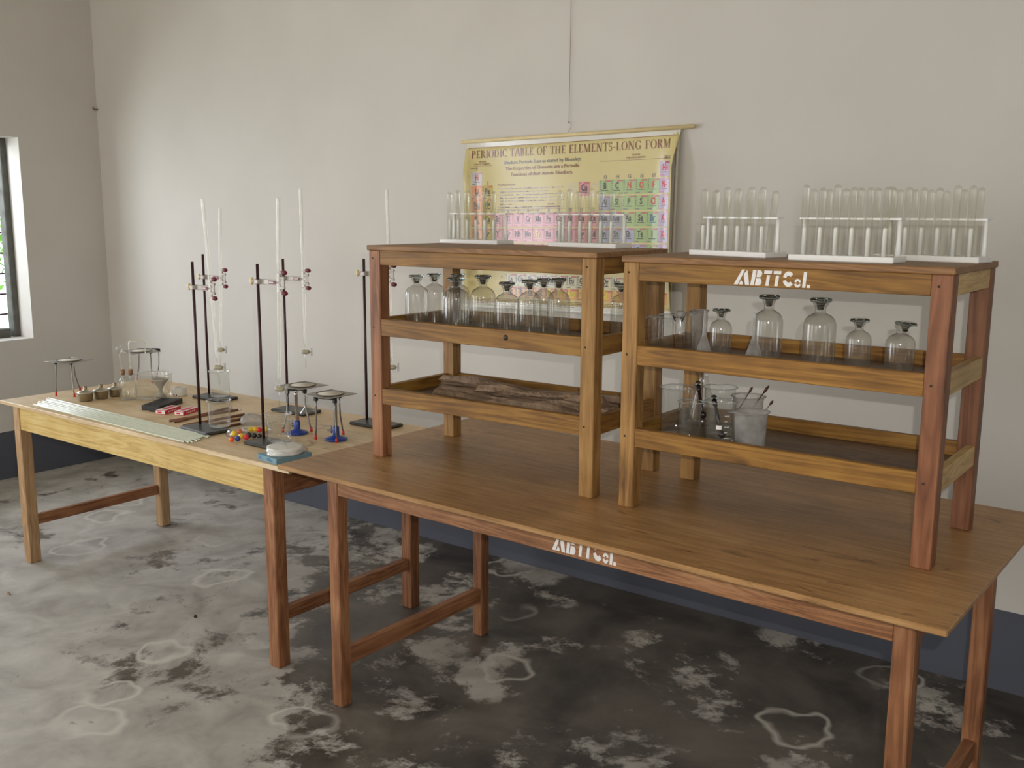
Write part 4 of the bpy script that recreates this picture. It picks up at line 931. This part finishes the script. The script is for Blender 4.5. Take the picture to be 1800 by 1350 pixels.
for (pb, pt, ang, pc, bt, bb, l1, l2, l3, cy_, cx_) in SPEC:
    X, h, an = stand(None, pb, pt, ang, 'dark retort stand, '+l1)
    zc = X.z+hgt(X, pc)
    d = Vector((math.cos(an), math.sin(an), 0))
    # where along the arm the photo shows the jaws
    lo, hi = .02, .2
    for _ in range(30):
        k_ = (lo+hi)/2; q = Vector((X.x, X.y, zc))+d*k_-CAM
        if 900+FPX*q.dot(_r)/q.dot(_f) < cx_: lo = k_
        else: hi = k_
    clamp(X, zc, an, lo, l2[0].upper()*0+'grey burette '+l2, jaw=.034)
    J = Vector((X.x, X.y, zc))+d*lo; J += Vector((math.sin(an), -math.cos(an), 0))*.002
    tp = ray_at_dist(*bt, J); bo = ray_at_dist(*bb, J)
    # keep the barrel in the jaws
    k_ = (zc-bo.z)/(tp.z-bo.z); mid = bo+(tp-bo)*k_; sh_ = J-mid; sh_.z = 0
    sh_ = sh_-_r0*sh_.dot(_r0)
    burette(tp+sh_, bo+sh_, 'glass '+l3)

# ------------------------------------------------------------------ tripods, gauzes and burners
GTn = 'black wire tripods'
def tripod(feet, toph, label, rt=.052, rot=None):
    c = sum((Vector(f_) for f_ in feet), Vector((0, 0, 0)))/3
    t = thing('tripod', label, 'tripod', (c.x, c.y, AZ), 0, GTn)
    cor = []
    for f_ in feet:
        f_ = Vector(f_)-c; f_.z = 0; cor.append(f_.normalized()*rt)
    fr = MB(); z = toph
    for i in range(3): fr.tube([cor[i]+Vector((0, 0, z)), cor[(i+1) % 3]+Vector((0, 0, z))], .0035, 8)
    for q in cor: fr.box(q.x-.006, q.x+.006, q.y-.006, q.y+.006, z-.012, z+.002, bev=.001)
    fr.build('top_ring', black_iron, t)
    for i, f_ in enumerate(feet):
        q = Vector(f_)-c; q.z = 0; a = cor[i]; d_ = (q-a)
        lg = MB().tube([a+Vector((0, 0, z-.008)), a+d_*.02+Vector((0, 0, z*.78)), a+d_*.15+Vector((0, 0, z*.5)), a+d_*.6+Vector((0, 0, z*.24)), q+Vector((0, 0, .004))], .0029, 8).build('leg', steel, t)
        MB().tube([q+Vector((0, 0, 0)), q+(a-q)*.05+Vector((0, 0, .015))], .0048, 10).build('rubber_foot', redpl, lg)
    return c, t
def gauze(X, z, ang, s_, label):
    t = thing('wire_gauze', label, 'wire gauze', (X.x, X.y, z), ang, 'wire gauzes with white centres')
    n = 14; mb = MB(); vs = []
    for j in range(n+1):
        for i in range(n+1):
            x, y = (i/n-.5)*s_, (j/n-.5)*s_; vs.append((x, y, .0012+.0012*math.sin(40*x)*math.sin(35*y)))
    mb.add(vs, [(j*(n+1)+i, j*(n+1)+i+1, (j+1)*(n+1)+i+1, (j+1)*(n+1)+i) for j in range(n) for i in range(n)])
    mb.add([(v[0], v[1], v[2]-.0012) for v in vs], [(j*(n+1)+i, (j+1)*(n+1)+i, (j+1)*(n+1)+i+1, j*(n+1)+i+1) for j in range(n) for i in range(n)])
    for a, b_, c_, d_ in ((-1, -1, 1, -1), (1, -1, 1, 1), (1, 1, -1, 1), (-1, 1, -1, -1)): mb.tube([(a*s_/2, b_*s_/2, .001), (c_*s_/2, d_*s_/2, .001)], .001, 6)
    mb.build('mesh_square', gauzem, t)
    MB().lathe([(s_*.36, .002), (s_*.36, .0038), (.001, .0040)], n=36, capb=True).build('ceramic_disc', gauzew, t)
    MB().lathe([(s_*.345, .0036), (s_*.345, .0048), (s_*.37, .0048), (s_*.37, .0018)], n=36).build('dark_ring', gauzer, t)
def foot(px, py): return onz(px, py, AZ)
def burner(px, py, label):
    X = foot(px, py); t = thing('gas_burner', label, 'burner', X, 0, 'gas burners with blue bases')
    MB().lathe([(.038, 0), (.040, .002), (.040, .005), (.030, .010), (.014, .015), (.0115, .018)], n=36, capb=True).build('burner_base', bluepl, t)
    MB().lathe([(.0115, .012), (.0115, .044), (.010, .048), (.007, .050)], n=24, capt=True).build('air_collar', bluepl, t)
    MB().lathe([(.0062, .045), (.0058, .14), (.0068, .142), (.0068, .150), (.005, .150)], n=20).build('barrel', chrome, t)
    rx = Vector((math.cos(YAW+2.6), math.sin(YAW+2.6), 0))
    MB().tube([rx*.010+Vector((0, 0, .030)), rx*.040+Vector((0, 0, .031))], .0035, 10).build('gas_inlet', steel, t)
    MB().tube([rx*.022+Vector((0, 0, .022)), rx*.022+Vector((0, 0, .047)), rx*.05+Vector((0, 0, .045))], .0024, 8).build('tap_lever', steel, t)
    return X
# tripod by the window end
zt_ = .150
c, t_ = tripod([foot(99, 696), foot(131, 697.6), foot(141, 686)], zt_, 'black tripod at the window end, beside the spirit lamps')
gauze(Vector((-4.03, -1.085, 0)), AZ+zt_+.005, R(12), .135, 'white-centred wire gauze at the window end above the spirit lamps')
c, t_ = tripod([foot(241, 668), foot(268, 673), foot(275, 669)], zt_, 'black tripod behind the two-necked bottle and glass trough')
gauze(c+Vector((.06, -.07, 0)), AZ+zt_+.004, R(-14), .135, 'white-centred wire gauze behind the two-necked bottle')
c, t_ = tripod([foot(497.5, 760), foot(547.5, 758.5), foot(524, 739)], zt_, 'black tripod over the rear blue-based burner')
gauze(c+Vector((-.0, .03, 0)), AZ+zt_+.005, R(-3), .135, 'white-centred wire gauze beside the upright burette tip')
burner(522.5, 762, 'blue-based gas burner under the rear of the two nearer tripods')
c, t_ = tripod([foot(555, 772), foot(592, 778), foot(603.5, 764)], zt_, 'black tripod over the front blue-based burner')
gauze(c+Vector((-.02, .015, 0)), AZ+zt_+.005, R(-2), .135, 'white-centred wire gauze nearest the shelf unit')
burner(591, 773, 'blue-based gas burner under the tripod nearest the shelf unit')

# ------------------------------------------------------------------ spirit lamps
def lamp(px, py, label, k_=1.0):
    X = foot(px, py); t = thing('spirit_lamp', label, 'lamp', X, 0, 'small metal spirit lamps')
    MB().lathe([(.022*k_, 0), (.027*k_, .003), (.030*k_, .030*k_), (.0315*k_, .036*k_)], n=32, capb=True).build('lamp_body', brass, t)
    MB().lathe([(.0325*k_, .034*k_), (.0335*k_, .036*k_), (.0325*k_, .038*k_), (.018*k_, .044*k_), (.009*k_, .047*k_), (.0078*k_, .050*k_)], n=32).build('lid', lidm, t)
    MB().lathe([(.0075*k_, .045*k_), (.0085*k_, .052*k_), (.008*k_, .062*k_), (.001, .063*k_)], n=18).build('wick_cap', brass, t)
lamp(151, 704.5, 'metal spirit lamp nearest the tripod, at the window end')
lamp(178.5, 700.5, 'metal spirit lamp in the middle of the three')
lamp(203, 696.5, 'metal spirit lamp touching the two-necked bottle', .95)

# ------------------------------------------------------------------ two-necked bottle with thistle funnel and delivery tube
X = foot(226.5, 702); s_ = mpp(X); rb = 29*s_/2
t = thing('two_necked_bottle', 'clear two-necked bottle with corks beside the glass trough', 'bottle', X)
MB().lathe([(.001, .003), (rb*.92, .001), (rb, .006), (rb, .078), (rb*.95, .088), (rb*.8, .094), (.001, .096)], n=40).build('bottle_body', g_clear, t)
n1 = Vector((-_r0.x*.019, -_r0.y*.019, 0)); n2 = Vector((_r0.x*.014, _r0.y*.014, 0))
for n_ in (n1, n2): MB().lathe([(.0105, .090), (.009, .100), (.009, .110), (.012, .116), (.0115, .118)], (n_.x, n_.y, 0), 20).build('neck', g_clear, t)
def corked(nv, name, label, cat, pts, rr, cup=False):
    o = thing(name, label, cat, X+nv+Vector((0, 0, .105)))
    MB().lathe([(.0075, 0), (.0098, .024)], n=18, capb=True, capt=True).build('cork', cork, o)
    MB().tube(pts, rr, 10, cap=False).build('glass_tube', g_thin, o)
    if cup: MB().lathe([(.003, .088), (.006, .093), (.013, .103), (.0145, .112), (.012, .120), (.0125, .123)], (pts[-1][0], pts[-1][1], 0), 22).build('cup', g_clear, o)
q = -_r0*.011
corked(n1, 'thistle_funnel', 'glass thistle funnel standing in the corked bottle neck', 'funnel', [(0, 0, -.095), (0, 0, 0), (q.x*.2, q.y*.2, .03), (q.x, q.y, .09)], .0028, True)
hh = .145
corked(n2, 'delivery_tube', 'square-bent glass tube rising from the second bottle neck', 'glass tube', [(0, 0, -.03), (0, 0, .05), (0, 0, hh-.006), Vector((0, 0, hh))+_r0*.006, Vector((0, 0, hh))+_r0*.062, Vector((0, 0, hh-.006))+_r0*.067, Vector((0, 0, hh-.085))+_r0*.068], .003)
# ------------------------------------------------------------------ glass trough, grey funnel and dish
X = foot(271.5, 700); s_ = mpp(X); rt = 62*s_/2
t = thing('glass_trough', 'wide round glass trough with a grey funnel inside', 'trough', X)
MB().lathe([(.001, .004), (rt*.86, .003), (rt*.97, .010), (rt, .028), (rt*.995, .098), (rt*1.02, .106)], n=56).build('trough_wall', g_trough, t)
MB().tube([(rt*1.02*math.cos(2*PI*k_/48), rt*1.02*math.sin(2*PI*k_/48), .106) for k_ in range(49)], .0018, 6, cap=False).build('rim', g_rim, t)
X2 = X+_r0*.010+Vector((.0, .02, .006))
t = thing('ceramic_funnel', 'grey funnel standing inside the glass trough', 'funnel', X2)
MB().lathe([(.024, 0), (.010, .012), (.008, .03), (.018, .05), (.036, .072), (.038, .076), (.034, .076), (.006, .042)], n=32, capb=True).build('funnel_body', ceram, t)
X = foot(316.5, 695); t = thing('ceramic_dish', 'small white ceramic dish behind the glass trough', 'dish', X)
MB().lathe([(.028, 0), (.0295, .004), (.0295, .032), (.027, .036), (.018, .037), (.018, .030), (.001, .030)], n=32, capb=True).build('dish_body', ceramw, t)
for k_ in (-.4, 0.1): MB().lathe([(.003, 0), (.003, .0012)], n=10, capt=True, capb=True, M=Matrix.Translation((.0295*math.cos(-1.2+k_), .0295*math.sin(-1.2+k_), .006)) @ Matrix.Rotation(R(90), 4, 'X')).build('notch', darkrod, t)

# ------------------------------------------------------------------ boxes, tubes and rods lying on the pale table
def lying_box(a, b_, w_, h, z0, mats, name, label, cat, group, deco=None):
    "box whose near long bottom edge runs from a to b (world xy)"
    A = Vector((a[0], a[1], 0)); B = Vector((b_[0], b_[1], 0)); d = B-A; ang = math.atan2(d.y, d.x)
    t = thing(name, label, cat, (A.x, A.y, AZ+z0), ang, group); MB().box(0, d.length, 0, w_, 0, h, bev=.001).build('box_body', mats, t)
    if deco: deco(t, d.length, w_, h)
    return t
GBk = 'black boxes beside the glass trough'
def ridges(t, l, w_, h):
    for k_ in range(3): MB().box(.01, l-.01, w_*(.15+.28*k_), w_*(.30+.28*k_), h, h+.002, bev=.0005).build('ridge', blackpl, t)
lying_box((-3.436, -1.050), (-3.525, -.880), .045, .022, 0, blackpl, 'black_box', 'long black plastic box beside the glass trough, nearest the matchboxes', 'box', GBk, ridges)
lying_box((-3.495, -1.055), (-3.575, -.900), .035, .020, 0, blackpl, 'black_box', 'long black plastic box lying against the glass trough', 'box', GBk, ridges)
def matchdeco(t, l, w_, h):
    MB().box(-.0004, .0008, .002, w_-.002, .002, h-.002).build('white_end', whitec, t)
    MB().box(-.0008, -.0004, w_*.35, w_*.75, h*.3, h*.7).build('red_logo', redc, t)
    MB().box(.002, l-.002, .002, w_-.002, h, h+.0005).build('white_top', whitec, t)
    MB().box(.02, l-.01, w_*.25, w_*.75, h+.0005, h+.0008).build('red_print', redc, t)
    for k_ in range(5): MB().box(.02+k_*.012, .027+k_*.012, -.0006, 0, h*.35, h*.65).build('white_print', whitec, t)
GM = 'red and white boxes'
lying_box((-3.372, -1.065), (-3.413, -.966), .045, .016, 0, redc, 'small_carton', 'small red and white box next to the black boxes', 'box', GM, matchdeco)
lying_box((-3.298, -1.034), (-3.333, -.940), .042, .016, 0, redc, 'small_carton', 'small red and white box next to the nearest stand rod', 'box', GM, matchdeco)
# bundle of glass tubing
GG = 'glass tubing laid side by side'
ntube = 15

for i in range(ntube):
    k_ = i/(ntube-1); rr_ = .0025+.0006*random.random()
    a = Vector((-3.955-.08*k_+random.uniform(-.02, .02), -1.290+.118*k_+random.uniform(-.003, .003), AZ+rr_)); b_ = Vector((-2.885-.018*k_+random.uniform(-.025, .012), -1.306+.108*k_, AZ+rr_))
    t = MB().tube([a, (a+b_)/2, b_], rr_, 10, cap=False)
    w_i = ['nearest the front edge of the pale table', 'second', 'third', 'fourth', 'fifth', 'sixth', 'seventh', 'eighth in the middle of the bundle', 'seventh', 'sixth', 'fifth', 'fourth', 'third', 'second', 'nearest the spirit lamps'][i]
    side = '' if i in (0, 7, 14) else (' from the table\'s front edge' if i < 7 else ' from the spirit lamps')
    tag(t.build('glass_tube', g_rods), f'long glass tube, {w_i}{side} in the bundle', 'glass tube', GG)
# brown rods
GR = 'brown rods lying behind the front retort stand'
RL = [((298, 742), (418, 722)), ((308, 744), (408, 717)), ((322, 750), (437, 729)), ((330, 741), (425, 726)), ((338, 755), (436, 736)), ((345, 762), (428, 746))]
RLn = ['furthest towards the window', 'second from the window side', 'third, sticking out furthest at its end', 'fourth, its end covered by the others', 'fifth, close to the front stand', 'nearest the coloured balls']
for i, (a, b_) in enumerate(RL):
    rr_ = .0048; A = onz(*a, AZ); B = onz(*b_, AZ); A.z = B.z = AZ+rr_+(0 if i != 3 else .0098)
    t = thing('metal_tube', f'thin brown metal tube, {RLn[i]}', 'tube', A, 0, GR)
    V = B-A; MB().tube([(0, 0, 0), V*.93], rr_, 12).build('tube_body', brownrod, t)
    MB().tube([V*.93, V], rr_*.8, 12).build('pale_end', whitec, t)
    MB().lathe([(rr_*.6, -.0003), (rr_*.6, .0002)], n=12, capb=True, capt=True, M=(-V).to_track_quat('Z', 'Y').to_matrix().to_4x4()).build('bore', darkrod, t)

# ------------------------------------------------------------------ loose beakers on the pale table
def tbeaker(px, py, wpx, topy, label, dz=0.0, **k):
    X = onz(px, py, AZ+dz); r = wpx*mpp(X)/2/1.1; beaker(X, r, hgt(X, topy), label, group='glass beakers on the pale table', **k)
tbeaker(386.5, 750, 41, 703.5, 'glass beaker standing on the base of the front left stand', dz=.0125, spout_dir=R(200))
tbeaker(387, 697, 37, 652, 'tall glass beaker on the rear left stand, burette tips inside', dz=.0125, spout_dir=R(190))
tbeaker(491, 776, 45, 727, 'glass beaker with white marks behind the stack of filter papers', dz=.0125, marks=True, spout_dir=R(200))
# glass funnel lying on the rear middle stand's base
X = onz(541, 726, AZ+.0125); t = thing('glass_funnel', 'glass funnel resting upside down on the rear middle stand\'s base', 'funnel', X)
MB().lathe([(.032, 0), (.031, .003), (.005, .034), (.0035, .04), (.003, .065)], n=28).build('funnel_cone', g_trough, t)
# ------------------------------------------------------------------ coloured balls in bags
def balls_at(lst, zz, label0, grp):
    for c_, px, py, lab, dz in lst:
        r = .0098; X = onz(px, py+2.2, AZ+zz); o = MB().sphere((0, 0, 0), r, 18).build('plastic_ball', balls[c_]); o.location = X+Vector((0, 0, r+dz))
        tag(o, lab, 'ball', grp)
balls_at([('orange', 407.5, 775, 'orange ball lying lowest in the clear bag', 0), ('blue', 418, 773.5, 'dark blue ball between the orange and yellow balls', 0),
          ('yellow', 424, 770, 'yellow ball beside the blue one', 0.002), ('red', 433, 771, 'red ball at the end of the bag nearest the stand', 0),
          ('yellow', 412, 768, 'yellow ball on top towards the front beaker', 0.008), ('orange', 422, 766, 'orange ball on top of the front bag', 0.009)], 0.001, '', 'coloured balls in the small clear bag')
balls_at([('yellow', 441, 762, 'yellow ball in the rear bag, first from the front bag', .010), ('yellow', 449, 762, 'yellow ball in the middle of the rear bag', .010),
          ('red', 456, 763, 'red ball in the rear bag before the stand rod', .010), ('yellow', 467, 762, 'yellow ball in the rear bag, just past the stand rod', .010),
          ('black', 438, 767, 'black ball at the near corner of the rear bag', 0), ('black', 447, 768, 'black ball in the middle under the yellow ones', 0),
          ('black', 456, 769, 'black ball low in the rear bag beside the rod', 0)], 0.001, '', 'coloured balls in the rear bag')
def blob(X, rx, ry, h, mat, name, seed, M=None, n=28):
    rnd = random.Random(seed); mb = MB(); prof = [(1, 0), (1.04, .18), (.98, .5), (.8, .78), (.5, .94), (.2, 1), (.01, 1)]
    mb.lathe([(a, b_) for a, b_ in prof], n=n, capb=True)
    ph = [rnd.uniform(0, 6) for _ in range(5)]
    for i, (x, y, z) in enumerate(mb.v):
        a = math.atan2(y, x); k_ = 1+.10*math.sin(3*a+ph[0])+.06*math.sin(7*a+ph[1]+5*z)+.03*math.sin(13*a+ph[2]+9*z)
        mb.v[i] = (x*rx*k_, y*ry*k_, z*h*(1+.08*math.sin(5*a+ph[3])*(z > .1)))
    o = mb.build(name, mat); o.location = X; o.rotation_euler = (0, 0, YAW); return o
X = onz(420, 767, AZ); tag(blob(X, .043, .032, .032, g_bag, 'clear_bag', 2), 'small clear plastic bag wrapped around bright coloured balls', 'bag')
X = onz(453, 759, AZ); tag(blob(X, .055, .042, .034, g_bag, 'clear_bag', 5), 'clear plastic bag of yellow and black balls behind the stand rod', 'bag')
X = onz(443, 745, AZ); tag(blob(X, .042, .036, .038, g_frost, 'white_bag', 9), 'folded milky white plastic bag behind the ball bags', 'bag')
# ------------------------------------------------------------------ filter papers on a blue box
pa = Vector((-2.524, -1.297, 0)); pb_ = Vector((-2.423, -1.309, 0)); d = pb_-pa; ang = math.atan2(d.y, d.x)
bx = thing('flat_carton', 'flat pale blue box under the filter papers at the table corner', 'box', (pa.x, pa.y, AZ), ang)
MB().box(0, .112, 0, .135, 0, .018, bev=.001).build('box_body', bluebox, bx)
for x0, x1 in ((.012, .03), (.055, .085)):
    for k_ in range(2): MB().box(x0, x1-.006*k_, -.0005, 0, .006+.005*k_, .0085+.005*k_).build('printed_line', INK['blue'], bx)
cp = pa+Vector((math.cos(ang), math.sin(ang), 0))*.052+Vector((-math.sin(ang), math.cos(ang), 0))*.072
fp = thing('filter_papers', 'round stack of white filter papers lying on the blue box', 'filter papers', (cp.x, cp.y, AZ+.018))
mb = MB()
for k_ in range(12):
    z_ = .0002+k_*.0018; ox, oy = random.uniform(-.0015, .0015), random.uniform(-.0015, .0015)
    mb.lathe([(.056, z_), (.0572, z_+.0003), (.0572, z_+.0013), (.056, z_+.0016), (.001, z_+.0016)], (ox, oy, 0), 48, capb=True)
mb.build('paper_stack', paperw, fp)
tag(blob(Vector((cp.x, cp.y, AZ+.0185)), .062, .061, .030, g_bag, 'clear_bag', 21, n=48), 'clear crinkled plastic wrapper around the filter papers', 'bag')
# ------------------------------------------------------------------ bits on the floor
def chip(px, py, w_, d_, mat, label):
    X = onz(px, py, 0); mb = MB(); n = 9
    pts = [(w_*math.cos(2*PI*i/n)*random.uniform(.6, 1.1), d_*math.sin(2*PI*i/n)*random.uniform(.6, 1.1)) for i in range(n)]
    mb.add([(x, y, 0) for x, y in pts]+[(x*.7, y*.7, .006+random.uniform(0, .006)) for x, y in pts], [tuple(range(n))[::-1], tuple(range(n, 2*n))]+[(i, (i+1) % n, n+(i+1) % n, n+i) for i in range(n)])
    o = mb.build('litter_scrap', mat); o.location = X; tag(o, label, 'scrap')
chip(343.5, 1085, .007, .006, darkrod, 'tiny black scrap lying on the open floor before the pale table')
chip(16, 1045, .014, .006, kraft, 'tiny reddish brown scrap on the floor by the picture edge')
